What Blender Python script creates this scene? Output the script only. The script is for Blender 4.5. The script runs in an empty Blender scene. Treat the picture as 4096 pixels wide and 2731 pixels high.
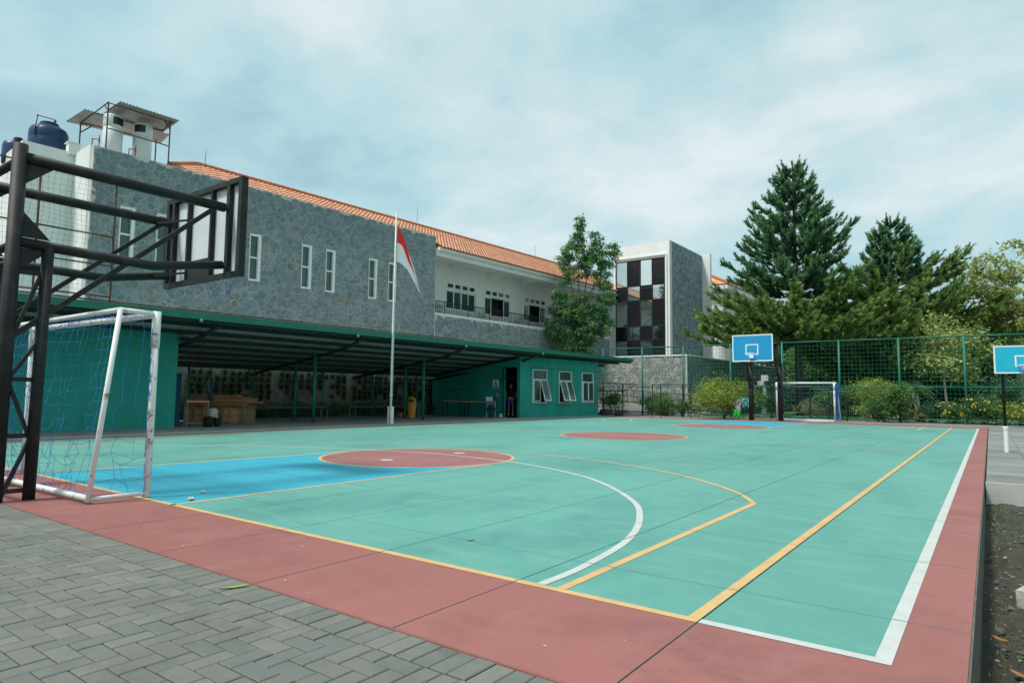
import bpy, math, random
import numpy as np
from mathutils import Vector, Matrix
S = bpy.context.scene
C = S.collection
PI = math.pi
R = math.radians

# ------------------------------------------------------------------ camera
cam_d = bpy.data.cameras.new('camera'); cam = bpy.data.objects.new('camera', cam_d); C.objects.link(cam)
cam_d.sensor_width = 36.0; cam_d.lens = 22.75; cam_d.clip_start = 0.05; cam_d.clip_end = 3000
pitch, yaw, roll = 0.08174, -0.63522, 0.01127
F = Vector((math.sin(yaw)*math.cos(pitch), math.cos(yaw)*math.cos(pitch), math.sin(pitch)))
Rr = Vector((math.cos(yaw), -math.sin(yaw), 0)); U = Rr.cross(F)
R2 = Rr*math.cos(roll)+U*math.sin(roll); U2 = U*math.cos(roll)-Rr*math.sin(roll)
m = Matrix((R2, U2, -F)).transposed().to_4x4(); m.translation = (1.2452, -3.2875, 1.1403)
cam.matrix_world = m
S.camera = cam
S.render.engine = 'CYCLES'
S.view_settings.view_transform = 'Standard'; S.view_settings.look = 'None'
S.view_settings.exposure = 0.86; S.view_settings.gamma = 1.0

# ------------------------------------------------------------------ sky and sun
SUN_DIR = Vector((-0.22, -0.50, 0.84)).normalized()          # towards the sun
sun_el = math.asin(SUN_DIR.z); sun_az = math.atan2(SUN_DIR.x, SUN_DIR.y)
W = bpy.data.worlds.new('World'); S.world = W; W.use_nodes = True
wn, wl = W.node_tree.nodes, W.node_tree.links
wn.clear()
def N(t, **k):
    n = wn.new(t)
    for a, b in k.items(): setattr(n, a, b)
    return n
out = N('ShaderNodeOutputWorld'); bg = N('ShaderNodeBackground'); bg.inputs['Strength'].default_value = 0.1
sky = N('ShaderNodeTexSky', sky_type='NISHITA', sun_disc=False, sun_elevation=sun_el, sun_rotation=sun_az, air_density=1.0, dust_density=2.5, ozone_density=1.0)
tc = N('ShaderNodeTexCoord')
sep = N('ShaderNodeSeparateXYZ'); wl.new(tc.outputs['Generated'], sep.inputs[0])
# project the view direction on a cloud deck, so that clouds flatten towards the horizon
zc = N('ShaderNodeMath', operation='MAXIMUM'); wl.new(sep.outputs['Z'], zc.inputs[0]); zc.inputs[1].default_value = 0.0
za = N('ShaderNodeMath', operation='ADD'); wl.new(zc.outputs[0], za.inputs[0]); za.inputs[1].default_value = 0.22
dv = N('ShaderNodeVectorMath', operation='DIVIDE'); wl.new(tc.outputs['Generated'], dv.inputs[0])
cz = N('ShaderNodeCombineXYZ')
for i in range(3): wl.new(za.outputs[0], cz.inputs[i])
wl.new(cz.outputs[0], dv.inputs[1])
def noise(scale, detail, rough, dist, off):
    mp = N('ShaderNodeMapping'); wl.new(dv.outputs[0], mp.inputs[0]); mp.inputs['Location'].default_value = off
    n = N('ShaderNodeTexNoise'); wl.new(mp.outputs[0], n.inputs['Vector'])
    n.inputs['Scale'].default_value = scale; n.inputs['Detail'].default_value = detail
    n.inputs['Roughness'].default_value = rough; n.inputs['Distortion'].default_value = dist
    return n
def ramp(src, stops):
    r = N('ShaderNodeValToRGB'); wl.new(src, r.inputs[0]); e = r.color_ramp.elements
    e[0].position, e[0].color = stops[0]; e[1].position, e[1].color = stops[-1]
    for p, c in stops[1:-1]:
        x = e.new(p); x.color = c
    return r
n1 = noise(1.0, 7, 0.55, 0.2, (3.1, 1.7, 0.4)); n2 = noise(2.3, 8, 0.55, 0.2, (7.3, 2.2, 1.1))
mixn = N('ShaderNodeMath', operation='MULTIPLY_ADD'); wl.new(n2.outputs['Fac'], mixn.inputs[0]); mixn.inputs[1].default_value = 0.4
sc = N('ShaderNodeMath', operation='MULTIPLY'); wl.new(n1.outputs['Fac'], sc.inputs[0]); sc.inputs[1].default_value = 0.6
wl.new(sc.outputs[0], mixn.inputs[2])
def G(r, g, b): return (r, g, b, 1)
SKY = dict(dark=G(2.05, 3.25, 3.6), mid=G(2.7, 4.0, 4.25), lite=G(3.45, 4.4, 4.55), white=G(4.5, 5.0, 5.0))
cl = ramp(mixn.outputs[0], [(0.39, SKY['dark']), (0.47, SKY['mid']), (0.54, SKY['lite']), (0.62, SKY['white'])])
mx = N('ShaderNodeMix', data_type='RGBA'); mx.inputs['Factor'].default_value = 0.90
wl.new(sky.outputs[0], mx.inputs['A']); wl.new(cl.outputs[0], mx.inputs['B'])
wl.new(mx.outputs['Result'], bg.inputs['Color']); wl.new(bg.outputs[0], out.inputs[0])

sd = bpy.data.lights.new('sun', 'SUN'); sd.energy = 1.9; sd.angle = R(10); sd.color = (1.0, 0.965, 0.91)
sun = bpy.data.objects.new('sun', sd); C.objects.link(sun)
sun.rotation_euler = SUN_DIR.to_track_quat('Z', 'Y').to_euler()

# ------------------------------------------------------------------ helpers
rnd = random.Random(7)
class MB:
    """collects geometry that becomes ONE mesh object"""
    def __init__(s): s.v = []; s.f = []; s.r = []; s.m = []
    def add(s, vs, fs, r=None, m=0):
        b = len(s.v); s.v.extend([tuple(v) for v in vs])
        for f in fs: s.f.append(tuple(i+b for i in f)); s.r.append(rnd.random() if r is None else r); s.m.append(m)
    def quad(s, a, b, c, d, r=None, m=0): s.add([a, b, c, d], [(0, 1, 2, 3)], r, m)
    def box(s, x0, x1, y0, y1, z0, z1, r=0.5, m=0):
        s.add([(x0,y0,z0),(x1,y0,z0),(x1,y1,z0),(x0,y1,z0),(x0,y0,z1),(x1,y0,z1),(x1,y1,z1),(x0,y1,z1)],
              [(0,3,2,1),(4,5,6,7),(0,1,5,4),(1,2,6,5),(2,3,7,6),(3,0,4,7)], r, m)
    def obox(s, o, ax, ay, az, x0, x1, y0, y1, z0, z1, r=0.5, m=0):
        o, ax, ay, az = Vector(o), Vector(ax), Vector(ay), Vector(az)
        P = [o+ax*x+ay*y+az*z for z in (z0, z1) for x, y in ((x0,y0),(x1,y0),(x1,y1),(x0,y1))]
        if ax.cross(ay).dot(az) < 0: P = P[4:]+P[:4]
        s.add(P, [(0,3,2,1),(4,5,6,7),(0,1,5,4),(1,2,6,5),(2,3,7,6),(3,0,4,7)], r, m)
    def beam(s, p, q, w, h, r=0.5, up=(0,0,1), m=0):
        p, q = Vector(p), Vector(q); d = (q-p); L = d.length; d.normalize(); u = Vector(up)
        if abs(d.dot(u)) > 0.98: u = Vector((0, 1, 0))
        a = d.cross(u).normalized(); b = a.cross(d).normalized()
        s.obox(p, d, a, b, 0, L, -w/2, w/2, -h/2, h/2, r, m)
    def tube(s, pts, rad, n=8, r=0.5, cap=True, m=0):
        pts = [Vector(p) for p in pts]
        if not isinstance(rad, (list, tuple)): rad = [rad]*len(pts)
        vs = []; fs = []; prev = None
        for i, p in enumerate(pts):
            if i == 0: d = pts[1]-p
            elif i == len(pts)-1: d = p-pts[i-1]
            else: d = (pts[i+1]-p).normalized()+(p-pts[i-1]).normalized()
            d.normalize()
            if prev is None:
                a = d.cross(Vector((0,0,1)) if abs(d.z) < 0.95 else Vector((0,1,0))).normalized()
            else:
                a = (prev-d*prev.dot(d)).normalized()
            prev = a; b = d.cross(a)
            for k in range(n):
                t = 2*PI*k/n; vs.append(p+(a*math.cos(t)+b*math.sin(t))*rad[i])
        for i in range(len(pts)-1):
            for k in range(n):
                k2 = (k+1) % n; fs.append((i*n+k, i*n+k2, (i+1)*n+k2, (i+1)*n+k))
        if cap: fs.append(tuple(range(n-1, -1, -1))); fs.append(tuple((len(pts)-1)*n+k for k in range(n)))
        s.add(vs, fs, r, m)
    def lathe(s, prof, c=(0,0,0), n=20, r=0.5, m=0):
        vs = []; fs = []
        for rr, z in prof:
            for k in range(n): t = 2*PI*k/n; vs.append((c[0]+rr*math.cos(t), c[1]+rr*math.sin(t), c[2]+z))
        for i in range(len(prof)-1):
            for k in range(n): k2 = (k+1) % n; fs.append((i*n+k, i*n+k2, (i+1)*n+k2, (i+1)*n+k))
        fs.append(tuple(range(n-1, -1, -1))); fs.append(tuple((len(prof)-1)*n+k for k in range(n)))
        s.add(vs, fs, r, m)
    def sphere(s, c, rad, n=12, k=8, r=0.5, sz=1.0, m=0):
        s.lathe([(max(1e-4, rad*math.sin(PI*i/k)), -rad*sz*math.cos(PI*i/k)) for i in range(k+1)], c, n, r, m)
    def poly(s, P, z0, z1, r=0.5, top_inset=0.0, m=0):
        n = len(P); s.add([(x,y,z0) for x,y in P]+[(x,y,z1) for x,y in P],
            [tuple(range(n-1,-1,-1)), tuple(range(n,2*n))]+[(i,(i+1)%n,n+(i+1)%n,n+i) for i in range(n)], r, m)
    def sheet(s, P, z, r=0.5, m=0): s.add([(x,y,z) for x,y in P], [tuple(range(len(P)))], r, m)
    def build(s, name, mats, parent=None, smooth=False, kind=None, at=None, label=None):
        return mesh_obj(name, s.v, s.f, s.r, mats, parent, smooth, kind, at, label, s.m)
ORG = {}
def mesh_obj(name, V, Fc, rn, mats, parent=None, smooth=False, kind=None, at=None, label=None, mi=None):
    o0 = Vector(at) if at is not None else (ORG.get(parent.name, Vector((0,0,0))) if parent else Vector((0,0,0)))
    me = bpy.data.meshes.new(name)
    V = np.asarray(V, dtype=np.float32).reshape(-1, 3)-np.array(o0, dtype=np.float32)
    if isinstance(Fc, np.ndarray):
        k = Fc.shape[1]; nf = len(Fc)
        me.vertices.add(len(V)); me.vertices.foreach_set('co', V.ravel())
        me.loops.add(nf*k); me.loops.foreach_set('vertex_index', Fc.ravel().astype(np.int32))
        me.polygons.add(nf); me.polygons.foreach_set('loop_start', np.arange(0, nf*k, k, dtype=np.int32))
        me.update(calc_edges=True)
    else:
        me.from_pydata(V.tolist(), [], Fc)
    if rn is not None:
        a = me.attributes.new('rnd', 'FLOAT', 'FACE'); a.data.foreach_set('value', np.asarray(rn, dtype=np.float32))
    for mt in (mats if isinstance(mats, (list, tuple)) else [mats]): me.materials.append(mt)
    if mi is not None and any(mi): me.polygons.foreach_set('material_index', np.asarray(mi, dtype=np.int32))
    if smooth: me.polygons.foreach_set('use_smooth', np.ones(len(me.polygons), dtype=bool))
    o = bpy.data.objects.new(name, me); C.objects.link(o)
    if parent is not None:
        o.parent = parent
        o.location = o0-ORG.get(parent.name, Vector((0,0,0)))
        ORG[o.name] = o0.copy()
    else:
        o.location = o0; ORG[o.name] = o0.copy()
    if kind: o['kind'] = kind
    if label: o['label'] = label
    return o
def thing(name, label, cat, loc, group=None):
    o = bpy.data.objects.new(name, None); C.objects.link(o); o.location = loc; o.empty_display_size = 0.2
    ORG[o.name] = Vector(loc); tag(o, label, cat, group); return o
def tag(o, label, cat, group=None):
    o['label'] = label; o['category'] = cat
    if group: o['group'] = group
    return o
def copy_tree(o, delta=(0,0,0), parent=None, label=None):
    c = o.copy(); C.objects.link(c)
    if parent is not None: c.parent = parent
    else: c.location = Vector(o.location)+Vector(delta)
    if label: c['label'] = label
    for ch in list(o.children): copy_tree(ch, parent=c)
    return c

# building frame: s along the long facade, n outwards, z up
BE = Vector((1, 17.3, 0)).normalized(); BN = Vector((BE.y, -BE.x, 0)); B0 = Vector((-25, 6.21, 0)); ZZ = Vector((0,0,1))
def bw(s, n, z): return B0+BE*s+BN*n+ZZ*z

def clip(P, a, b, c):                      # keep a*x+b*y <= c
    o = []
    for i in range(len(P)):
        p, q = P[i], P[(i+1) % len(P)]; dp = a*p[0]+b*p[1]-c; dq = a*q[0]+b*q[1]-c
        if dp <= 0: o.append(p)
        if dp*dq < 0: t = dp/(dp-dq); o.append((p[0]+(q[0]-p[0])*t, p[1]+(q[1]-p[1])*t))
    return o
def area(P): return 0.5*sum(P[i][0]*P[(i+1)%len(P)][1]-P[(i+1)%len(P)][0]*P[i][1] for i in range(len(P)))
def cells(w, h, cell, rg, jit=1.0):
    """irregular stone pattern: Voronoi cells of a jittered grid in a w x h rectangle"""
    nx, ny = max(1, int(round(w/cell))), max(1, int(round(h/cell))); cx, cy = w/nx, h/ny
    pt = {}
    for i in range(-3, nx+3):
        for j in range(-3, ny+3):
            if rg.random() < .16: continue
            pt[i,j] = ((i+.5+(rg.random()-.5)*jit+(.25 if j % 2 else -.25))*cx, (j+.5+(rg.random()-.5)*jit)*cy)
    res = []
    for i in range(nx+1):
        for j in range(ny):
            if (i,j) not in pt: continue
            p = pt[i,j]; P = [(0,0),(w,0),(w,h),(0,h)]
            for a in range(-3, 4):
                for b in range(-3, 4):
                    q = pt.get((i+a, j+b))
                    if (a or b) and q:
                        dx, dy = q[0]-p[0], q[1]-p[1]
                        P = clip(P, dx, dy, dx*(p[0]+q[0])/2+dy*(p[1]+q[1])/2)
                        if len(P) < 3: break
                if len(P) < 3: break
            if len(P) >= 3 and area(P) > 0.004: res.append(P)
    return res
def stone_geo(mb, P, gap, h, fr, r):
    """one stone: polygon P in wall coordinates, shrunk by gap, standing h proud; fr maps (u,v,w) to world"""
    n = len(P); cx = sum(p[0] for p in P)/n; cy = sum(p[1] for p in P)/n
    ra = math.sqrt(max(1e-4, area(P))/PI); k1 = max(.3, 1-gap/ra); k2 = max(.2, k1-.022/ra)
    A = [fr(cx+(x-cx)*k1, cy+(y-cy)*k1, 0) for x, y in P]
    M = [fr(cx+(x-cx)*k1, cy+(y-cy)*k1, h*.6) for x, y in P]
    T = [fr(cx+(x-cx)*k2, cy+(y-cy)*k2, h) for x, y in P]
    mb.add(A+M+T, [tuple(range(2*n, 3*n))]+[(i,(i+1)%n,n+(i+1)%n,n+i) for i in range(n)]+[(n+i,n+(i+1)%n,2*n+(i+1)%n,2*n+i) for i in range(n)], r)

# ------------------------------------------------------------------ materials
def mat(name, col, rough=0.6, var=0.0, var_scale=3.0, bump=0.0, bump_scale=40.0, metal=0.0, piece=None, stops=None, stretch=None,
        stain=None, stain_scale=1.0, stain_amt=0.5, spec=0.4, fleck=None, transl=0.0, stain_pos=(0.5, 0.72)):
    mt = bpy.data.materials.new(name); mt.use_nodes = True; nt = mt.node_tree; n = nt.nodes; l = nt.links
    p = n['Principled BSDF']; p.inputs['Roughness'].default_value = rough; p.inputs['Metallic'].default_value = metal
    p.inputs['Specular IOR Level'].default_value = spec
    tcn = n.new('ShaderNodeTexCoord'); geo = n.new('ShaderNodeNewGeometry')
    vec = geo.outputs['Position']
    if stretch:
        mp = n.new('ShaderNodeMapping'); l.new(vec, mp.inputs[0]); mp.inputs['Scale'].default_value = stretch; vec = mp.outputs[0]
    def nz(scale, detail=6, rg=0.6):
        x = n.new('ShaderNodeTexNoise'); l.new(vec, x.inputs['Vector']); x.inputs['Scale'].default_value = scale
        x.inputs['Detail'].default_value = detail; x.inputs['Roughness'].default_value = rg; return x.outputs['Fac']
    def mixc(f, a, b, blend='MIX'):
        x = n.new('ShaderNodeMix'); x.data_type = 'RGBA'; x.blend_type = blend
        for sock, v in (('Factor', f), ('A', a), ('B', b)):
            if isinstance(v, (int, float)): x.inputs[sock].default_value = v
            elif isinstance(v, tuple): x.inputs[sock].default_value = (*v[:3], 1)
            else: l.new(v, x.inputs[sock])
        return x.outputs['Result']
    def rampn(f, st):
        x = n.new('ShaderNodeValToRGB'); l.new(f, x.inputs[0]); e = x.color_ramp.elements
        e[0].position, e[0].color = st[0][0], (*st[0][1], 1); e[1].position, e[1].color = st[-1][0], (*st[-1][1], 1)
        for q, c in st[1:-1]: y = e.new(q); y.color = (*c, 1)
        return x.outputs[0]
    def maprange(f, a, b, c, d):
        x = n.new('ShaderNodeMapRange'); l.new(f, x.inputs[0])
        for i, v in enumerate((a, b, c, d)): x.inputs[i+1].default_value = v
        return x.outputs[0]
    base = tuple(col)
    if stops or piece:
        at = n.new('ShaderNodeAttribute'); at.attribute_name = 'rnd'; oi = n.new('ShaderNodeObjectInfo')
        ad = n.new('ShaderNodeMath'); ad.operation = 'ADD'; l.new(at.outputs['Fac'], ad.inputs[0]); l.new(oi.outputs['Random'], ad.inputs[1])
        fr = n.new('ShaderNodeMath'); fr.operation = 'FRACT'; l.new(ad.outputs[0], fr.inputs[0])
        src = at.outputs['Fac'] if piece == 'face' else fr.outputs[0]
        if stops: base = rampn(src, stops)
        else: base = mixc(src, tuple(c*(1-.22) for c in col), tuple(min(1, c*1.22) for c in col))
    if var:
        f = maprange(nz(var_scale), .3, .7, 1-var, 1+var)
        cmb = n.new('ShaderNodeCombineColor'); [l.new(f, cmb.inputs[i]) for i in range(3)]
        base = mixc(1.0, base, cmb.outputs[0], 'MULTIPLY')
    if stain:
        f = maprange(nz(stain_scale, 9, .68), stain_pos[0], stain_pos[1], 0, stain_amt); base = mixc(f, base, stain)
    if fleck:
        fc, fs, fp, fst = fleck; mp2 = n.new('ShaderNodeMapping'); l.new(geo.outputs['Position'], mp2.inputs[0]); mp2.inputs['Scale'].default_value = fst; vec = mp2.outputs[0]
        base = mixc(maprange(nz(fs, 8, .72), fp[0], fp[1], 0, fp[2]), base, fc)
    if isinstance(base, tuple): p.inputs['Base Color'].default_value = (*base, 1)
    else: l.new(base, p.inputs['Base Color'])
    if bump:
        b = n.new('ShaderNodeBump'); b.inputs['Strength'].default_value = bump; b.inputs['Distance'].default_value = 0.02
        l.new(nz(bump_scale, 5, .7), b.inputs['Height']); l.new(b.outputs[0], p.inputs['Normal'])
    if transl:
        tr = n.new('ShaderNodeBsdfTranslucent'); ms = n.new('ShaderNodeMixShader'); ms.inputs[0].default_value = transl
        if isinstance(base, tuple): tr.inputs[0].default_value = (*base, 1)
        else: l.new(base, tr.inputs[0])
        l.new(p.outputs[0], ms.inputs[1]); l.new(tr.outputs[0], ms.inputs[2]); l.new(ms.outputs[0], n['Material Output'].inputs[0])
    return mt
def glass(name, tint, alpha, rough=0.03):
    mt = bpy.data.materials.new(name); mt.use_nodes = True; n = mt.node_tree.nodes; l = mt.node_tree.links
    n.remove(n['Principled BSDF']); t = n.new('ShaderNodeBsdfTransparent'); t.inputs[0].default_value = (*tint, 1)
    g = n.new('ShaderNodeBsdfGlossy'); g.inputs['Roughness'].default_value = rough; g.inputs[0].default_value = (.9, .95, .95, 1)
    fz = n.new('ShaderNodeFresnel'); fz.inputs[0].default_value = 1.5
    ad = n.new('ShaderNodeMath'); ad.operation = 'ADD'; ad.use_clamp = True; l.new(fz.outputs[0], ad.inputs[0]); ad.inputs[1].default_value = alpha
    ms = n.new('ShaderNodeMixShader'); l.new(ad.outputs[0], ms.inputs[0]); l.new(t.outputs[0], ms.inputs[1]); l.new(g.outputs[0], ms.inputs[2])
    l.new(ms.outputs[0], n['Material Output'].inputs[0]); return mt
M = {}
M['green'] = mat('court_green', (.112,.322,.272), .58, .14, .35, .15, 60, stain=(.045,.19,.175), stain_scale=.55, stain_amt=.75, stain_pos=(.5,.74), stretch=(1.0,.5,1), spec=.35, fleck=((.20,.38,.33), 2.6, (.5,.74,.75), (.45,1.8,1)))
M['red'] = mat('court_red', (.315,.115,.10), .6, .14, .5, .15, 60, stain=(.17,.068,.065), stain_scale=1.0, stain_amt=.85, stain_pos=(.48,.7), fleck=((.36,.16,.145), 2.0, (.5,.75,.6), (1.5,.6,1)), stretch=(.7,1.2,1))
M['blue'] = mat('court_blue', (.035,.35,.46), .6, .14, .9, .1, 60, stain=(.02,.25,.40), stain_scale=.9, stain_amt=.7, fleck=((.08,.40,.50), 2.4, (.5,.75,.6), (.5,1.6,1)), stretch=(.6,1.4,1))
M['circ'] = mat('court_circle_red', (.31,.125,.12), .6, .08, .9, .1, 60, stain=(.26,.09,.085), stain_scale=1.4, stain_amt=.5)
M['lw'] = mat('line_white', (.52,.54,.51), .6, .08, 6, stain=(.42,.44,.40), stain_scale=2.5, stain_amt=.6, fleck=((.14,.30,.26), 26, (.63,.70,.75), (1,1,1)))
M['ly'] = mat('line_yellow', (.63,.40,.165), .6, .08, 6, stain=(.42,.30,.15), stain_scale=2.5, stain_amt=.7, fleck=((.14,.30,.22), 26, (.62,.69,.75), (1,1,1)))
M['joint'] = mat('court_joint', (.035,.05,.05), .9)
M['paver'] = mat('paver', (.25,.27,.245), .85, .08, 7, .35, 120, stops=[(0,(.145,.155,.14)),(.5,(.165,.168,.148)),(1,(.192,.192,.168))], stain=(.095,.105,.09), stain_scale=1.6, stain_amt=.7, fleck=((.23,.23,.20), 3.0, (.55,.78,.5), (1,1,1)))
M['sand'] = mat('joint_sand', (.10,.10,.08), .95, .35, 9, stain=(.05,.075,.03), stain_scale=2.5, stain_amt=.8)
M['slabgrey'] = mat('paving_grey', (.21,.215,.20), .85, .12, 2, .3, 60, piece=1, stain=(.2,.2,.19), stain_scale=2, stain_amt=.5)
M['apron'] = mat('apron_grey', (.25,.265,.25), .8, .15, 1.5, .3, 30, stain=(.15,.16,.15), stain_scale=.8, stain_amt=.5)
M['plantwall'] = mat('block_wall', (.20,.185,.15), .9, .25, 3, .4, 30, stain=(.07,.09,.06), stain_scale=1.6, stain_amt=.8)
M['conc'] = mat('concrete', (.42,.43,.40), .85, .12, 2.5, .3, 40, stain=(.25,.26,.23), stain_scale=2, stain_amt=.5)
M['plinth'] = mat('mossy_shaded_concrete', (.13,.135,.11), .9, .3, 4, .4, 30, stain=(.05,.06,.05), stain_scale=3, stain_amt=.7)  # dark tone holds moss plus painted-in shade of the court's side face
M['dirt'] = mat('dirt', (.062,.056,.042), .95, .35, 5, 1.0, 45, stain=(.045,.085,.03), stain_scale=2.2, stain_amt=.7)
M['pebble'] = mat('pebble', (.2,.19,.17), .9, piece=1, stops=[(0,(.04,.035,.028)),(.6,(.10,.09,.075)),(.92,(.17,.16,.14)),(1,(.34,.33,.31))])
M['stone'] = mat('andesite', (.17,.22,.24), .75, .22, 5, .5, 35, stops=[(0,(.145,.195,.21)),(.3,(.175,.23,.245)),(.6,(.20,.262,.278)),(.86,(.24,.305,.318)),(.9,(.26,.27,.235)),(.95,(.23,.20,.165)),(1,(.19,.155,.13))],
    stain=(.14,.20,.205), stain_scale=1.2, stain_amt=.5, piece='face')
M['stonepale'] = mat('pale_stone', (.3,.31,.28), .8, .22, 5, .5, 35, stops=[(0,(.19,.215,.21)),(.4,(.27,.29,.275)),(.75,(.35,.35,.315)),(.92,(.41,.38,.31)),(1,(.30,.24,.18))], piece='face', stain=(.17,.2,.2), stain_scale=1.0, stain_amt=.6)
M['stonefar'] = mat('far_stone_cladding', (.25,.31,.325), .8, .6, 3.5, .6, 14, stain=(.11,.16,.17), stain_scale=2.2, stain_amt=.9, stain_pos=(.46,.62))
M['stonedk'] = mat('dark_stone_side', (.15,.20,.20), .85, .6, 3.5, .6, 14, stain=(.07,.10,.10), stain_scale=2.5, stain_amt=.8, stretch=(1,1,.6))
M['mortar'] = mat('mortar', (.56,.535,.50), .9, .12, 4, .3, 60, stain=(.30,.33,.33), stain_scale=1.1, stain_amt=.65, stain_pos=(.48,.66))
M['white'] = mat('white_plaster', (.74,.75,.73), .85, .05, .8, .1, 60, stain=(.56,.58,.56), stain_scale=.7, stain_amt=.35, stretch=(1,1,.35))
M['whitepaint'] = mat('white_paint', (.80,.81,.80), .45, .04, 4)
M['tile'] = mat('clay_tile', (.55,.19,.08), .75, .12, 3, .2, 60, stops=[(0,(.68,.34,.20)),(.4,(.76,.41,.26)),(.8,(.82,.47,.31)),(1,(.60,.28,.17))], stain=(.62,.32,.20), stain_scale=.6, stain_amt=.45)
M['gwall'] = mat('green_plaster', (.014,.285,.225), .7, .12, 1.0, .3, 50, stain=(.009,.20,.165), stain_scale=.9, stain_amt=.75, stretch=(1,1,.4), fleck=((.05,.36,.28), 3, (.56,.75,.5), (1,1,.35)))
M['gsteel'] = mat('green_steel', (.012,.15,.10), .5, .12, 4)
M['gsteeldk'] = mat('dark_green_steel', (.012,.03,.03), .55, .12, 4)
M['gfence'] = mat('fence_green', (.012,.15,.105), .5, .1, 4)
M['sheet'] = mat('roof_sheet_grey', (.40,.41,.39), .6, .2, 2, stain=(.25,.26,.25), stain_scale=2, stain_amt=.6)
M['pipegrey'] = mat('pipe_grey', (.16,.19,.17), .6, .15, 4)
M['zinc'] = mat('corrugated_zinc', (.34,.33,.31), .6, .2, 2, metal=.1, stain=(.22,.20,.17), stain_scale=2.5, stain_amt=.6)
M['black'] = mat('black_paint_steel', (.009,.011,.012), .6, .3, 5, .15, 60, stain=(.06,.05,.04), stain_scale=4, stain_amt=.7, stretch=(1,1,1))
M['blackfine'] = mat('black_frame', (.018,.018,.02), .45)
M['rust'] = mat('rusty_pipe', (.10,.05,.035), .8, .4, 6, stain=(.2,.17,.11), stain_scale=3, stain_amt=.8)
M['goal'] = mat('goal_white', (.74,.75,.74), .5, .06, 6, .1, 60, stain=(.20,.08,.035), stain_scale=9, stain_amt=.9, stain_pos=(.57,.66))
M['goalclean'] = mat('goal_white_far', (.78,.79,.78), .5)
M['net'] = mat('blue_net', (.03,.15,.46), .7)
M['netgrey'] = mat('grey_net', (.09,.09,.09), .8)
M['boardblue'] = mat('board_blue', (.012,.27,.52), .45, .06, 2)
M['boardcyan'] = mat('board_cyan', (.012,.40,.56), .45, .06, 2)
M['boardwhite'] = mat('board_white', (.72,.74,.76), .4, .05, 3)
M['acrylic'] = mat('board_back', (.62,.66,.68), .25, .06, 1.2, spec=.5)
M['flagred'] = mat('flag_red', (.80,.035,.025), .8, transl=.4)
M['flagwhite'] = mat('flag_white', (.80,.80,.82), .8, transl=.3)
M['pole'] = mat('pole_white', (.72,.72,.71), .45, .08, 4, stain=(.4,.36,.3), stain_scale=3, stain_amt=.5)
M['tankblue'] = mat('tank_blue', (.012,.038,.11), .4, .1, 1.5, stain=(.02,.06,.16), stain_scale=2, stain_amt=.5)
M['steel'] = mat('painted_tank', (.68,.70,.70), .35, .05, 2, spec=.6)
M['pane'] = mat('green_reflection_glass', (.02,.075,.06), .08, .3, .8, spec=.9)  # green base colour stands in for a reflection of greenery in the panes
M['glass'] = glass('clear_glass', (.92,.96,.96), .32)
M['dark'] = mat('dark_interior', (.02,.022,.024), .9)
M['grille'] = mat('grille_dark', (.02,.025,.025), .5)
M['slat'] = mat('louvre_black', (.012,.013,.018), .75, spec=.15)
M['wood'] = mat('timber', (.55,.26,.12), .8, .2, 6, .2, 60, piece=1, stretch=(.4,2,2))
M['ply'] = mat('plywood', (.70,.32,.15), .7, .2, 3, piece=1)
M['woodpale'] = mat('pale_batten', (.40,.26,.14), .8, .2, 5, piece=1)
M['bark'] = mat('bark', (.085,.065,.05), .9, .3, 6, .8, 30)
M['barkpale'] = mat('pale_bark', (.28,.25,.20), .9, .25, 6, .6, 30)
M['barkdark'] = mat('dark_bark', (.05,.04,.035), .9, .3, 6, .8, 30)
def leafmat(nm, a, b, c, d, tr=.25): return mat(nm, a, .55, .15, .8, stops=[(0,a),(.45,b),(.85,c),(1,d)], transl=tr, piece='face', spec=.3)
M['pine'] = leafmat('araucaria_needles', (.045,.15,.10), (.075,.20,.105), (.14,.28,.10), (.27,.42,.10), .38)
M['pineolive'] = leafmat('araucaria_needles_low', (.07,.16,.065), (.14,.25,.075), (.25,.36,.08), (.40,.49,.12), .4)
M['leaf'] = leafmat('slim_tree_leaf', (.055,.16,.09), (.095,.24,.10), (.21,.37,.10), (.40,.53,.13), .4)
M['leafy'] = leafmat('yellow_green_leaf', (.11,.20,.045), (.24,.33,.06), (.39,.45,.09), (.54,.53,.18), .35)
M['leafm'] = leafmat('mid_green_leaf', (.045,.13,.055), (.09,.20,.06), (.17,.30,.08), (.31,.42,.12), .35)
M['leafd'] = leafmat('dark_leaf', (.03,.10,.065), (.05,.14,.07), (.10,.20,.07), (.18,.28,.09), .35)
M['leafp'] = leafmat('pale_leaf', (.14,.16,.07), (.24,.25,.11), (.36,.36,.17), (.46,.45,.25))
M['olive'] = leafmat('olive_leaf', (.22,.30,.10), (.36,.43,.14), (.52,.57,.22), (.66,.66,.36), .42)
M['flower'] = mat('yellow_flower', (.72,.52,.07), .7, transl=.2)
M['grass'] = mat('lawn', (.10,.24,.04), .9, .3, 2, .6, 60)
M['earth'] = mat('ground_earth', (.10,.12,.05), .95, .3, .4, .3, 8)
M['asphalt'] = mat('asphalt', (.17,.20,.22), .8, .15, 1, .2, 60)
M['skin'] = mat('skin', (.38,.21,.14), .6)
M['hair'] = mat('hair', (.01,.008,.007), .6)
M['shirt'] = mat('black_shirt', (.012,.013,.017), .85)
M['shorts'] = mat('purple_shorts', (.10,.06,.26), .8, .4, 18)
M['sock'] = mat('white_sock', (.7,.7,.7), .85)
M['shoe'] = mat('dark_shoe', (.03,.03,.04), .6)
M['binyellow'] = mat('bin_yellow', (.66,.30,.03), .45, .08, 3, stain=(.45,.3,.12), stain_scale=3, stain_amt=.5)
M['bingreen'] = mat('bin_green', (.01,.085,.055), .5)
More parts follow.
